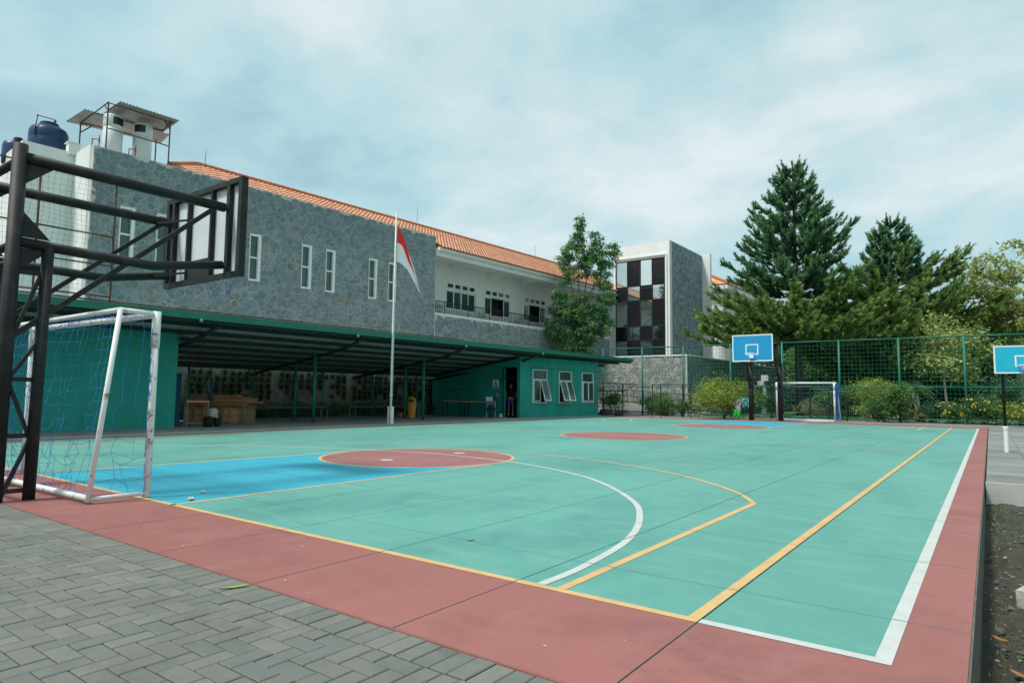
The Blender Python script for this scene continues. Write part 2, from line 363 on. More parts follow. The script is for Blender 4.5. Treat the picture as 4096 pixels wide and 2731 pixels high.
M['terra'] = mat('terracotta', (.35,.11,.05), .8)
M['pot'] = mat('black_pot', (.014,.015,.016), .6)
M['vend'] = mat('vending_blue', (.015,.12,.22), .35)
M['chrome'] = mat('chrome', (.6,.6,.6), .2, metal=1)
M['plastic'] = mat('clear_plastic_bag', (.05,.07,.08), .3, .5, 14)
M['canvas'] = mat('beige_canvas', (.42,.40,.35), .9, .1, 10)
M['bagblack'] = mat('black_bag', (.012,.012,.014), .8)
M['lime'] = mat('lime', (.45,.55,.03), .6)
M['bright_green'] = mat('bright_green_fabric', (.03,.5,.05), .7)
M['cyanshirt'] = mat('cyan_shirt', (.12,.55,.66), .85)
M['whiteshirt'] = mat('white_shirt', (.62,.60,.68), .85, .1, 12)
M['deadleaf'] = mat('dead_leaf', (.38,.16,.05), .8, transl=.2)
M['greenleaf'] = mat('fallen_green_leaf', (.30,.42,.08), .6, transl=.2)
M['paleleaf'] = mat('pale_dead_leaf', (.55,.45,.28), .8)
M['globe'] = mat('lamp_globe', (.05,.30,.27), .25)
M['brick'] = mat('far_brick', (.28,.10,.07), .85, .2, 4)
M['rock'] = mat('rubble', (.42,.39,.33), .9, .2, 8, .8, 25)
M['tarp'] = mat('dark_tarp', (.05,.045,.05), .8, .3, 6)
M['redpipe'] = mat('red_oxide_pipe', (.30,.045,.03), .6)
M['laptop'] = mat('laptop_silver', (.55,.57,.58), .4)
M['posterblue'] = mat('poster_blue', (.03,.24,.36), .6)
M['ridge'] = mat('ridge_tile', (.48,.14,.05), .75, .15, 4)
# ================================================================== GROUND AND COURT
def structure(o): o['kind'] = 'structure'; return o
mb = MB()
for x0, x1, y0, y1 in ((-900,900,36.2,1600), (-900,-27,-300,36.2), (4.6,900,-300,36.2), (-27,4.6,-300,-6)): mb.box(x0, x1, y0, y1, -2, -0.10)
structure(mb.build('ground', M['earth']))
structure((lambda b: (b.box(-27, 1.12, -6, 36.2, -2, -0.06), b.build('sub_base', M['sand']))[1])(MB()))

XJ = [1.13-1.165*i for i in range(16)]; XJ[1] = 0.005; XJ[2] = -1.145; XJ[3] = -2.335
XJ = XJ[:15]+[-16.12]
YJ = [-1.0, .68, 2.17, 4.1, 5.85, 7.6, 9.35, 11.1, 12.85, 14.55, 16.3, 18.05, 19.8, 21.55, 23.3, 25.05, 26.8, 28.45, 30.1]
court = MB(); court.box(-16.12, 1.125, -1.0, 30.1, -.05, -.014); court = structure(court.build('court', M['joint']))
court['label'] = 'green and red painted sports court with joints between its concrete slabs'
GAPJ = .0045
sm = None
CELLS = []
for i in range(len(XJ)-1):
    for j in range(len(YJ)-1):
        CELLS.append((XJ[i+1], XJ[i], YJ[j], YJ[j+1]))
for x0, x1, y0, y1 in CELLS:
    b = MB(); b.box(x0+GAPJ, x1-GAPJ, y0+GAPJ, y1-GAPJ, -.02, 0); b.build('slab', M['green'], court)
# the outer faces of the court plinth, above the dirt bed
b = MB(); b.box(1.1275, 1.137, -6, 30.1, -.45, -.003); b.build('plinth_edge', M['plinth'], court)

def paint(mb, P, z):
    if area(P) < 0: P = P[::-1]
    xs = [p[0] for p in P]; ys = [p[1] for p in P]
    for x0, x1, y0, y1 in CELLS:
        if x1 < min(xs) or x0 > max(xs) or y1 < min(ys) or y0 > max(ys): continue
        Q = clip(clip(clip(clip(P, -1, 0, -x0-GAPJ), 1, 0, x1-GAPJ), 0, -1, -y0-GAPJ), 0, 1, y1-GAPJ)
        if len(Q) >= 3 and abs(area(Q)) > 1e-6: mb.sheet(Q, z)
def prect(mb, x0, x1, y0, y1, z): paint(mb, [(x0,y0),(x1,y0),(x1,y1),(x0,y1)], z)
def ring(mb, cx, cy, r0, r1, z, a0=0, a1=2*PI, n=64):
    for k in range(n):
        t, u = a0+(a1-a0)*k/n, a0+(a1-a0)*(k+1)/n
        paint(mb, [(cx+r0*math.cos(t),cy+r0*math.sin(t)),(cx+r1*math.cos(t),cy+r1*math.sin(t)),(cx+r1*math.cos(u),cy+r1*math.sin(u)),(cx+r0*math.cos(u),cy+r0*math.sin(u))], z)
def stroke(mb, pts, w, z):
    n = len(pts); L = []; Rt = []
    for i, p in enumerate(pts):
        a = pts[max(0,i-1)]; c = pts[min(n-1,i+1)]; dx, dy = c[0]-a[0], c[1]-a[1]; k = math.hypot(dx, dy) or 1
        L.append((p[0]-dy/k*w/2, p[1]+dx/k*w/2)); Rt.append((p[0]+dy/k*w/2, p[1]-dx/k*w/2))
    for i in range(n-1): paint(mb, [Rt[i], Rt[i+1], L[i+1], L[i]], z)
def spline(P, k=8):
    o = []
    for i in range(len(P)-1):
        p0, p1, p2, p3 = P[max(0,i-1)], P[i], P[i+1], P[min(len(P)-1,i+2)]
        for j in range(k):
            t = j/k
            o.append(tuple(.5*((2*p1[q])+(-p0[q]+p2[q])*t+(2*p0[q]-5*p1[q]+4*p2[q]-p3[q])*t*t+(-p0[q]+3*p1[q]-3*p2[q]+p3[q])*t**3) for q in range(len(p1))))
    return o+[P[-1]]
b = MB()
prect(b, .86, 1.13, -1, 30.1, .001); prect(b, -16.12, -15.62, -1, 30.1, .001)
prect(b, -15.62, .86, -1, 0, .001); prect(b, -15.62, .86, 28.35, 30.1, .001)
b.box(-16.12, 1.13, -1.007, -.9985, -.03, .001); b.box(1.1245, 1.1265, -1.007, 30.1, -.02, .0012)
b.build('painted_border', M['red'], court)
KC, FC, MC = (-7.12, 5.25, 1.743), (-7.27, 22.08, 1.79), (-7.28, 13.71, 1.8)
for (cx, cy, cr), y0, s in ((KC, 0, 1), (FC, 28.35, -1)):
    b = MB(); P = [(-9.27,y0),(-5.37,y0),(cx+1.75,cy),(cx-1.75,cy)]; paint(b, P, .0012); b.build('painted_key', M['blue'], court)
for cx, cy, cr in (KC, FC, MC):
    b = MB(); paint(b, [(cx+cr*math.cos(2*PI*k/64), cy+cr*math.sin(2*PI*k/64)) for k in range(64)], .0018); b.build('painted_circle', M['circ'], court)
LW = .058
def yl(pts, w=LW): b = MB(); stroke(b, pts, w, .0026); b.build('yellow_line', M['ly'], court)
def wl_(pts, w=LW): b = MB(); stroke(b, pts, w, .0032); b.build('white_line', M['lw'], court)
b = MB(); prect(b, -14.75, 0, 0, LW, .0026); b.build('yellow_line', M['ly'], court)
b = MB(); prect(b, -14.75, 0, 28.28, 28.345, .0026); b.build('yellow_line', M['ly'], court)
b = MB(); prect(b, -.064, 0, LW, 28.28, .0026); b.build('yellow_line', M['ly'], court)
b = MB(); prect(b, -14.75, -14.69, LW, 28.28, .0026); b.build('yellow_line', M['ly'], court)
b = MB(); prect(b, -14.69, -.075, 13.90, 13.96, .0024); b.build('yellow_line', M['ly'], court)
for (cx, cy, cr), y0 in ((KC, 0), (FC, 28.35)):
    yl([(-5.40, y0), (cx+1.72, cy)]); yl([(-9.24, y0), (cx-1.72, cy)])
for cx, cy, cr in (KC, FC, MC):
    b = MB(); ring(b, cx, cy, cr-.06, cr, .0029); b.build('yellow_line', M['ly'], court)
yl([(-.84, .06), (-.845, 3.98)], .062)
arc = spline([(-.845,3.98),(-1.26,4.69),(-2.08,5.57),(-3.03,6.26),(-4.32,6.85),(-6,7.22),(-7.52,7.28),(-9.99,6.65),(-12.0,5.6),(-13.3,4.55),(-13.85,3.9)])
yl(arc, .055); yl([(-13.85,3.9),(-13.85,.06)], .06)
yl(spline([(-.96,24.9),(-2.06,22.83),(-4.5,21.5),(-7.3,20.95),(-10.0,21.1),(-11.5,21.7),(-13.0,23.2),(-13.9,24.8)]), .055); yl([(-.96,24.9),(-.96,28.28)], .07); yl([(-13.9,24.8),(-13.9,28.28)], .06)
# white futsal lines
b = MB(); prect(b, .79, .86, 0, 28.35, .0032); b.build('white_line', M['lw'], court)
b = MB(); prect(b, .0, .79, 0, .062, .0032); b.build('white_line', M['lw'], court)
b = MB(); prect(b, .0, .79, 28.29, 28.345, .0032); b.build('white_line', M['lw'], court)
b = MB(); prect(b, .0, .79, 13.905, 13.955, .0032); b.build('white_line', M['lw'], court)
b = MB(); prect(b, -15.66, -15.61, 0, 28.35, .0032); b.build('white_line', M['lw'], court)
wl_(spline([(-.985,.06),(-.99,.59),(-1.12,1.5),(-1.44,2.4),(-1.95,3.3),(-2.95,4.4),(-3.93,5.08),(-5.37,5.66),(-7.28,5.90),(-8.7,5.62),(-10.4,5.0),(-11.87,4.1),(-12.95,3.1),(-13.75,2.0),(-14.2,.9),(-14.3,.06)]), .062)
wl_(spline([(-1.09,28.28),(-1.5,27.0),(-2.34,25.0),(-4.2,23.2),(-6.5,22.2),(-8.2,21.9),(-9.6,22.1),(-10.9,22.8),(-12.0,24.0),(-12.8,25.6),(-13.3,28.28)]), .055)
def disc(cx, cy, r): b = MB(); paint(b, [(cx+r*math.cos(2*PI*k/24), cy+r*math.sin(2*PI*k/24)) for k in range(24)], .0040); b.build('painted_spot', M['lw'], court)
for x, y in ((-7.11,4.47),(-7.06,6.3),(-7.23,20.75),(-7.2,22.6)): disc(x, y, .115)

b = MB(); fr_ = random.Random(14)
for k in range(90):
    x, y = (fr_.uniform(-14,.8), fr_.uniform(.2,20)) if k < 62 else (fr_.uniform(-7,1), fr_.uniform(-.95,-.05)); r = fr_.uniform(.003,.011)*(1 if y < 5 else 1.7); a = fr_.uniform(0,3)
    b.sheet([(x+r*(1.6 if q % 2 else .8)*math.cos(a+q*PI/3), y+r*(.5 if q % 2 else .9)*math.sin(a+q*PI/3)) for q in range(6)], .0045)
b.build('droppings', M['lw'], court, kind='stuff')
# ------------------------------------------------------------------ herringbone pavement
pav = MB(); pav.box(-27, 1.12, -6, -1.005, -.05, -.012); pav = structure(pav.build('pavement', M['sand']))
PB = []
def brick(x, y, lx, ly): PB.append((x, y, lx, ly))
k = -30.0
n = 0
x = -13.0
while x < 1.1: brick(x, -1.215, .1, .205); x += .1025                # soldier course along the court
u = .102
for a in range(-160, 30):
    for c in range(-60, 60):
        X = (a+2*c)*u; Y = -1.22-(.0)+(a-2*c)*u
        for hx, hy, lx, ly in ((0,0,2,1), (0,1,1,2)):
            x0, y0 = X+hx*u, Y+hy*u
            if y0+ly*u > -1.215: ly = round((-1.22-y0)/u)
            if ly > 0 and -9.5 < x0 < 1.0 and y0 > -4.2: brick(x0, y0, lx*u-.003, ly*u-.003)
camx, camy = 1.245, -3.29
def vis(t):
    x, y = t[0]-camx, t[1]-camy; d = x*F.x+y*F.y; s = x*Rr.x+y*Rr.y
    return d > 1.0 and abs(s/d) < .85 and 1.14/d < .62
PB = [p for p in PB]
PB.sort(key=lambda t: (0 if vis(t) else 1, (t[0]-camx)**2+(t[1]-camy)**2))
meshes = {}
def paver_geo(b, x, y, lx, ly, dz, r):
    g = .0016; e = .005
    X0, X1, Y0, Y1 = x+g, x+lx-g, y+g, y+ly-g
    lo = [(X0,Y0,-.02),(X1,Y0,-.02),(X1,Y1,-.02),(X0,Y1,-.02)]; mi = [(a,c,dz-.004) for a,c,_ in lo]
    hi = [(X0+e,Y0+e,dz),(X1-e,Y0+e,dz),(X1-e,Y1-e,dz),(X0+e,Y1-e,dz)]
    b.add(lo+mi+hi, [(8,9,10,11)]+[(i,(i+1)%4,4+(i+1)%4,4+i) for i in range(4)]+[(4+i,4+(i+1)%4,8+(i+1)%4,8+i) for i in range(4)], r)
for t in PB[:300]:
    key = (round(t[2],3), round(t[3],3))
    if key not in meshes:
        b = MB(); paver_geo(b, 0, 0, t[2], t[3], 0, .0); o = b.build('brick', M['paver'], pav, at=(0,0,0)); meshes[key] = o.data
        bpy.data.objects.remove(o)
    o = bpy.data.objects.new('brick', meshes[key]); C.objects.link(o); o.parent = pav
    o.location = (t[0], t[1], rnd.uniform(-.004, .001))
b = MB()
for t in PB[300:]: paver_geo(b, *t, rnd.uniform(-.004, .001), rnd.random())
x = -26.0
b.build('brick', M['paver'], pav, kind='stuff')

# ------------------------------------------------------------------ walkway under the shelter, strip at the far end, slabs and dirt on the right
b = MB(); b.box(-27, -16.125, -1.0, 36.2, -.05, .012); structure(b.build('walkway', M['apron']))
b = MB(); b.box(-16.22, -16.13, -1.0, 30.1, -.05, .035); structure(b.build('kerb', M['conc']))
b = MB(); b.box(-16.12, 4.6, 30.105, 36.2, -.05, .006); structure(b.build('fence_strip', M['slabgrey']))
sp = MB(); sp.box(1.15, 4.6, 8.02, 30.1, -.4, -.012); sp = structure(sp.build('side_pavement', M['sand']))
for i in range(6):
    for j in range(37):
        x0, y0 = 1.155+i*.575, 8.03+j*.597
        b = MB(); b.box(x0+.004, x0+.571, y0+.004, y0+.592, -.02, rnd.uniform(-.002,.002)); b.build('paving_slab', M['slabgrey'], sp)
b = MB(); b.box(1.15, 4.6, 7.93, 8.015, -.45, .004); structure(b.build('retaining_kerb', M['conc']))
# dirt bed: a rough sheet
V = []; Fq = []; nx, ny = 60, 150
for j in range(ny+1):
    for i in range(nx+1):
        x = 1.147+i*3.45/nx; y = -6+j*13.925/ny
        z = -.275+.018*math.sin(x*7.1+y*2.3)+.014*math.sin(y*5.7-x*3.1)+rnd.uniform(-.013,.013)-(.03 if i < 3 else 0)
        V.append((x, y, z))
for j in range(ny):
    for i in range(nx): q = j*(nx+1)+i; Fq.append((q, q+1, q+nx+2, q+nx+1))
structure(mesh_obj('dirt_bed', V, Fq, None, M['dirt']))
b = MB()
for k in range(2400):
    x = 1.16+abs(rnd.gauss(0,.7)); y = rnd.uniform(-3.2, 7.9); r = rnd.uniform(.004,.012)*(2.4 if rnd.random() < .10 else 1)
    if x > 4.5: continue
    c = Vector((x, y, -.268+.012*math.sin(x*7.1+y*2.3)))
    vs = [c+Vector((math.cos(t)*r*rnd.uniform(.7,1.5), math.sin(t)*r*rnd.uniform(.6,1.3), rnd.uniform(-.3,.3)*r)) for t in (0,1.05,2.1,3.14,4.2,5.2)]+[c+Vector((0,0,r*.7))]
    b.add(vs, [(i,(i+1)%6,6) for i in range(6)], rnd.random())
b.build('gravel', M['pebble'], kind='stuff')
b = MB()
for k in range(900):
    x = 1.18+abs(rnd.gauss(0,.55)); y = rnd.choice((1.0,1.9,5.6,6.7,7.2,.2,-.5))+rnd.gauss(0,.35); a = rnd.uniform(0,6.28); h = rnd.uniform(.015,.05)
    if y > 7.9: continue
    c = Vector((x,y,-.27)); d = Vector((math.cos(a),math.sin(a),0))
    b.add([c-d*.003, c+d*.003, c+d.cross(ZZ)*h*.7+ZZ*h], [(0,1,2)], rnd.random())
b.build('weeds', M['leafm'], kind='stuff')
def lump(name, label, cat, c, rx, ry, rz, m, seed, group=None):
    rg = random.Random(seed); b = MB(); n, k = 9, 6; V = []
    for i in range(k+1):
        ph = PI*i/k
        for j in range(n):
            t = 2*PI*j/n; q = rg.uniform(.75,1.15)
            V.append((c[0]+rx*q*math.sin(ph)*math.cos(t), c[1]+ry*q*math.sin(ph)*math.sin(t), c[2]+rz-rz*math.cos(ph)*rg.uniform(.85,1.05)))
    b.add(V, [(i*n+j, i*n+(j+1)%n, (i+1)*n+(j+1)%n, (i+1)*n+j) for i in range(k) for j in range(n)])
    return tag(b.build(name, m, at=(c[0],c[1],c[2])), label, cat, group)
# broken block of concrete lying on the dirt
b = MB(); o = Vector((1.56, 2.55, -.27)); ax = Vector((.9,-.35,.06)).normalized(); ay = Vector((.35,.9,.1)).normalized(); az = ax.cross(ay)
P = [(-.16,-.2),(.17,-.21),(.2,.1),(.08,.21),(-.15,.17)]
V = [o+ax*x+ay*y+az*0 for x,y in P]+[o+ax*x*.96+ay*y*.95+az*.15 for x,y in P]
b.add(V, [(4,3,2,1,0),(5,6,7,8,9)]+[(i,(i+1)%5,5+(i+1)%5,5+i) for i in range(5)])
tag(b.build('concrete_rubble', M['rock'], at=o), 'broken pale concrete block lying on the dirt beside the court', 'rubble')
def leaf_flat(name, label, c, ang, L, w, m, curl=.1, group=None):
    b = MB(); d = Vector((math.cos(ang), math.sin(ang), 0)); e = Vector((-d.y, d.x, 0)); c = Vector(c)
    N_ = 7; V = []
    for i in range(N_):
        t = i/(N_-1); ww = w*math.sin(PI*min(1,max(0,t*.9+.05)))**.8; p = c+d*(t-.5)*L
        V += [p-e*ww+ZZ*(.004+curl*L*abs(t-.5)), p+ZZ*(.002+curl*.5*L*abs(t-.5)**2), p+e*ww+ZZ*(.004+curl*L*abs(t-.4))]
    fs = []
    for i in range(N_-1):
        for j in range(2): q = i*3+j; fs.append((q, q+1, q+4, q+3))
    b.add(V, fs, .5); return tag(b.build(name, m, at=c), label, 'leaf', group)
leaf_flat('fallen_leaf', 'long yellow green leaf lying on the grey pavers at the court edge', (-2.345,-1.115,.003), 1.15, .17, .017, M['greenleaf'], .06)
leaf_flat('fallen_leaf', 'small curled dark green leaf in the middle of the green court', (-2.07,.69,.004), .4, .055, .022, M['greenleaf'], .35)
leaf_flat('fallen_leaf', 'pale dry leaf on the blue key beside the yellow line', (-5.55,.28,.012), 2.6, .15, .03, M['paleleaf'], .15)
leaf_flat('fallen_leaf', 'pale dry leaf on the blue key close to the near goal post', (-5.95,.62,.006), 2.2, .11, .025, M['paleleaf'], .15)
leaf_flat('fallen_leaf', 'orange dry leaf on the dirt, the one farther up the bed', (1.235,1.55,-.25), 2.5, .10, .018, M['deadleaf'], .12)
leaf_flat('fallen_leaf', 'orange dry leaf on the dirt, the one nearer the viewer', (1.31,1.0,-.25), 2.4, .11, .018, M['deadleaf'], .12)
# ================================================================== MAIN BUILDING
def fbox(b, s0, s1, n0, n1, z0, z1, r=.5, m=0): b.obox(B0, BE, BN, ZZ, s0, s1, n0, n1, z0, z1, r, m)
bld = thing('school_building', 'long two storey building with grey stone wall, white balcony wing and orange tiled roof', 'building', bw(17, 0, 0))
HOLES = [(6.17,6.70,6.0,8.08),(8.75,9.28,6.0,8.08),(10.07,10.60,6.0,8.08),(12.65,13.18,6.0,8.08),(13.93,14.45,6.0,8.08),(1.00,1.52,6.0,8.10),(2.32,2.84,6.0,8.10)]
def wall_boxes(put, u0, u1, z0, z1, holes):
    us = sorted({u0, u1, *[h[0] for h in holes], *[h[1] for h in holes]})
    for a, c in zip(us[:-1], us[1:]):
        zs = [z0]
        hs = sorted([h for h in holes if h[0] < c-1e-6 and h[1] > a+1e-6], key=lambda h: h[2])
        cur = z0
        for h in hs:
            if h[2] > cur: put(a, c, cur, h[2])
            cur = h[3]
        if cur < z1: put(a, c, cur, z1)
b = MB(); wall_boxes(lambda a, c, p, q: fbox(b, a, c, -.35, 0, p, q), 0, 17.33, 2.6, 10.13, HOLES)
swall = b.build('stone_wall', M['mortar'], bld)
b = MB(); fbox(b, 17.335, 36.4, -.35, 0, 2.6, 5.62); pwall = b.build('stone_parapet', M['mortar'], bld)
b = MB(); fbox(b, -.02, 36.4, -.4, -.03, 0, 2.597); b.build('base_wall', M['plantwall'], bld)
rg = random.Random(11)
ST = []
def gather(W_, H_, cell, u0, z0, holes, parent):
    for P in cells(W_, H_, cell, rg):
        parts = [[(x+u0, y+z0) for x, y in P]]
        for h in holes:
            a, c, p, q = h[0]-.015, h[1]+.015, h[2]-.015, h[3]+.015; nxt = []
            for P in parts:
                if max(x for x,_ in P) > a and min(x for x,_ in P) < c and max(y for _,y in P) > p and min(y for _,y in P) < q:
                    mid = clip(clip(P, 1, 0, c), -1, 0, -a)
                    nxt += [Q for Q in (clip(P,1,0,a), clip(P,-1,0,-c), clip(mid,0,1,p), clip(mid,0,-1,-q)) if len(Q) >= 3 and abs(area(Q)) > .003]
                else: nxt.append(P)
            parts = nxt
        for P in parts:
            if abs(area(P)) < .003: continue
            cx = sum(p[0] for p in P)/len(P); cy = sum(p[1] for p in P)/len(P)
            r = rg.random()*.86
            if cy > 8.6: r *= .75                                         # upper stones darkened: sky-reflection tone painted into their colour
            if rg.random() < (.07 if cy < 5.9 else .02): r = rg.uniform(.88,.99)
            ST.append((P, r, parent, cx, cy))
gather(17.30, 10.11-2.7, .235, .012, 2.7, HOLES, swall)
gather(19.0, 5.60-2.7, .24, 17.36, 2.7, [], pwall)
def front(u, v, w): return bw(u, w, v)
main = [t for t in ST if t[2] is swall and t[4] > 4.4]; main.sort(key=lambda t: -abs(area(t[0]))/((t[3]+9)**2+60))
pick = set(id(t) for t in main[:236])
pp = [t for t in ST if t[2] is pwall and t[4] > 4.2 and t[3] < 29]; pp.sort(key=lambda t: -abs(area(t[0]))); pick |= set(id(t) for t in pp[:60])
rest = {swall: MB(), pwall: MB()}
for t in ST:
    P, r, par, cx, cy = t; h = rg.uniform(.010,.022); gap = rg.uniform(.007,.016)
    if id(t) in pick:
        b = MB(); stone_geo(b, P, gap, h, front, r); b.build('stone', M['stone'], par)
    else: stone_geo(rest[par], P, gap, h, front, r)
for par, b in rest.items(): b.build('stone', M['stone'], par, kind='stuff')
# white side wall, roof-top block and body behind the stone slab
b = MB(); fbox(b, -.012, 17.33, -.40, -.352, 2.6, 10.20); fbox(b, -.015, .35, -2.1, -.402, 0, 10.26); fbox(b, -1.68, -.017, -8, -2.1, 0, 10.32)
fbox(b, .352, 17.3, -8, -.402, 9.6, 9.75)
b.build('white_wall', M['white'], bld)
b = MB()
for h in HOLES: pass
for h in HOLES:
    a, c, p, q = h; w = MB()
    fbox(w, a+.003, a+.045, -.20, -.02, p+.003, q-.003); fbox(w, c-.11, c-.003, -.20, -.012, p+.003, q-.003)
    fbox(w, a+.046, c-.111, -.20, -.02, q-.09, q-.003); fbox(w, a+.046, c-.111, -.20, -.012, p+.003, p+.07)
    zc = (p+q)/2; fbox(w, a+.046, c-.111, -.19, -.10, zc-.035, zc+.035)
    wo = w.build('tall_window', M['whitepaint'], bld)
    for z0, z1 in ((p+.071, zc-.036), (zc+.036, q-.091)):
        g = MB(); fbox(g, a+.047, c-.112, -.17, -.155, z0, z1); g.build('pane', M['pane'], wo)
# balcony wing: recessed white wall with three window bands
WIN = [(20.18,22.86),(23.75,26.42),(27.90,30.56),(32.2,34.8)]
b = MB(); wall_boxes(lambda a, c, p, q: fbox(b, a, c, -2.25, -2.0, p, q), 17.34, 38.6, 5.2, 9.25, [(a,c,6.42,7.62) for a,c in WIN]+[(a+.02,c-.02,7.72,8.11) for a,c in WIN])
fbox(b, 17.335, 17.36, -2.0, -.402, 5.62, 9.4); fbox(b, 38.3, 38.6, -2.0, -.402, 5.2, 9.2)
b.build('balcony_wall', M['white'], bld)
b = MB(); fbox(b, 17.36, 38.5, -2.0, -.37, 5.2, 5.55); b.build('balcony_floor', M['conc'], bld)
b = MB(); fbox(b, 17.34, 36.4, -.36, .03, 5.625, 5.72); b.build('coping', M['whitepaint'], bld)
b = MB(); fbox(b, 17.4, 38.2, -5, -2.6, 5.2, 9.0); dk = b.build('dark_room', M['dark'], bld)
for wi, (a, c) in enumerate(WIN):
    # a row of four small panes above
    w = MB(); k = 4; L = (c-a-.04)/k
    for i in range(k):
        x0 = a+.02+i*L
        fbox(w, x0, x0+.065, -2.10, -1.97, 7.725, 8.105); fbox(w, x0+L-.067, x0+L-.003, -2.10, -1.97, 7.725, 8.105)
        fbox(w, x0+.066, x0+L-.068, -2.10, -1.97, 7.725, 7.79); fbox(w, x0+.066, x0+L-.068, -2.10, -1.97, 8.04, 8.105)
    wo = w.build('top_light', M['whitepaint'], bld)
    for i in range(k):
        x0 = a+.02+i*L; g = MB(); fbox(g, x0+.067, x0+L-.069, -2.06, -2.045, 7.791, 8.039); g.build('pane', M['pane'], wo)
    # sliding panels below, one or two pushed open
    w = MB(); fbox(w, a-.05, c+.05, -1.996, -1.955, 7.625, 7.70); fbox(w, a-.05, c+.05, -1.996, -1.94, 6.34, 6.415); fbox(w, a-.06, a-.002, -1.996, -1.955, 6.416, 7.624); fbox(w, c+.002, c+.06, -1.996, -1.955, 6.416, 7.624)
    fo = w.build('window_frame', M['whitepaint'], bld)
    pan = [[0,1,2,3],[0,3],[0,3],[0,1,2,3]][wi]; L = (c-a)/4
    for i in pan:
        x0 = a+i*L+(.03 if i == 1 else 0); p = MB(); nn = -2.07 if i % 2 else -2.02
        fbox(p, x0, x0+.05, nn-.02, nn+.02, 6.425, 7.615); fbox(p, x0+L-.05, x0+L, nn-.02, nn+.02, 6.425, 7.615)
        fbox(p, x0+.051, x0+L-.051, nn-.02, nn+.02, 6.425, 6.50); fbox(p, x0+.051, x0+L-.051, nn-.02, nn+.02, 7.55, 7.615)
        po = p.build('sliding_panel', M['whitepaint'], fo)
    for i in pan:
        x0 = a+i*L+(.03 if i == 1 else 0); nn = -2.07 if i % 2 else -2.02
        g = MB(); fbox(g, x0+.052, x0+L-.052, nn-.006, nn+.006, 6.501, 7.549); g.build('pane', M['pane'], fo)
# railing
b = MB(); fbox(b, 17.36, 36.2, -.19, -.15, 6.44, 6.485); fbox(b, 17.36, 36.2, -.185, -.155, 5.84, 5.865)
rl = b.build('railing', M['blackfine'], bld)
s = 17.42; k = 0
while s < 36.1:
    b = MB(); post = k % 14 == 6
    fbox(b, s-.012-(.01 if post else 0), s+.012+(.01 if post else 0), -.182-(.01 if post else 0), -.158, (5.72 if post else 5.866), 6.439); b.build('baluster', M['blackfine'], rl); s += .142; k += 1
# eaves, soffit and beams
b = MB(); fbox(b, 17.34, 37.6, -.15, .12, 9.02, 9.34); fbox(b, 17.34, 37.6, .121, .34, 9.30, 9.49); fbox(b, 17.34, 37.6, -.15, .119, 9.342, 9.47)
b.build('eave', M['white'], bld)
b = MB(); fbox(b, 17.37, 37.6, -2.24, -.152, 9.26, 9.32)
for s0 in (20.4, 24.0, 27.6, 31.3, 35.0): fbox(b, s0, s0+.25, -1.99, -.152, 9.04, 9.258)
b.build('soffit', M['white'], bld)
# roof: hips and tiles
EZ, EN, RN_, RZ = 9.50, .42, -4.55, 12.05
S0, SA, SB, S1 = 1.2, 5.75, 36.4, 40.5
rb = MB()
zz_ = lambda n_: EZ-.06+(RZ-EZ)*(EN-n_)/(EN-RN_)
P = [bw(17.34,EN,EZ-.06), bw(S1,EN,EZ-.06), bw(S1,-9.5,EZ-.06), bw(3.4,-9.5,EZ+.5), bw(SA,RN_,RZ-.06), bw(SB,RN_,RZ-.06), bw(17.34,-.6,zz_(-.6)), bw(3.6,-2.4,zz_(-2.4))]
# the near part of the hip is hidden behind the stone slab: cut the deck there
rb.add(P, [(0,1,5,6),(6,5,4,7),(1,2,5),(2,3,4,5),(3,7,4)]); roof = rb.build('roof', M['tile'], bld)
slope = Vector((0, 0, 0)); up = (bw(0,RN_,RZ)-bw(0,EN,EZ)); SL = up.length; up.normalize(); nr = BE.cross(up).normalized()
if nr.z < 0: nr = -nr
TW, TL = .26, .30
tv = []
for i in range(6):
    t = i/5; x = (t-.5)*TW; zz = .028*math.cos(t*2*PI)*(1 if t < .5 else .55)+.012
    tv.append((x, zz))
def tile_geo(b, s, d, r, dirs=(BE, None, None), o=None):
    # one curved tile, its lower edge proud of the course below
    U_, V_, N_ = dirs
    lo = [o+U_*(s+x)+V_*(d-.02)+N_*(z+.035) for x, z in tv]; hi = [o+U_*(s+x)+V_*(d+TL)+N_*(z+.004) for x, z in tv]
    lf = [p-N_*.02 for p in lo]
    n = len(tv); b.add(lo+hi+lf, [(i,i+1,n+i+1,n+i) for i in range(n-1)]+[(2*n+i,2*n+i+1,i+1,i) for i in range(n-1)], r)
oo = bw(0,EN,EZ); rest = MB(); cand = []
rows = int(SL/TL)
for j in range(rows):
    d = j*TL; f = d/SL; sa = S0+(SA-S0)*f; sb = S1+(SB-S1)*f
    i = 0; s = sa+.15
    while s < sb-.1:
        vis_ = (s > 17.36) or (d > SL*.24 and s > 3.5)
        if vis_: cand.append((s, d))
        s += TW
cand.sort(key=lambda t: abs(t[0]-18.5)-(3 if t[1] < 1.4 else 0))
mesh0 = None
for t in cand[:300]:
    if mesh0 is None:
        b = MB(); tile_geo(b, 0, 0, 0.0, (BE, up, nr), oo); o = b.build('tile', M['tile'], roof, smooth=False, at=oo); mesh0 = o.data; base_loc = Vector(o.location); bpy.data.objects.remove(o)
    o = bpy.data.objects.new('tile', mesh0); C.objects.link(o); o.parent = roof; o.location = base_loc+BE*t[0]+up*t[1]
for t in cand[300:]: tile_geo(rest, t[0], t[1], rnd.random(), (BE, up, nr), oo)
rest.build('tile', M['tile'], roof, kind='stuff')
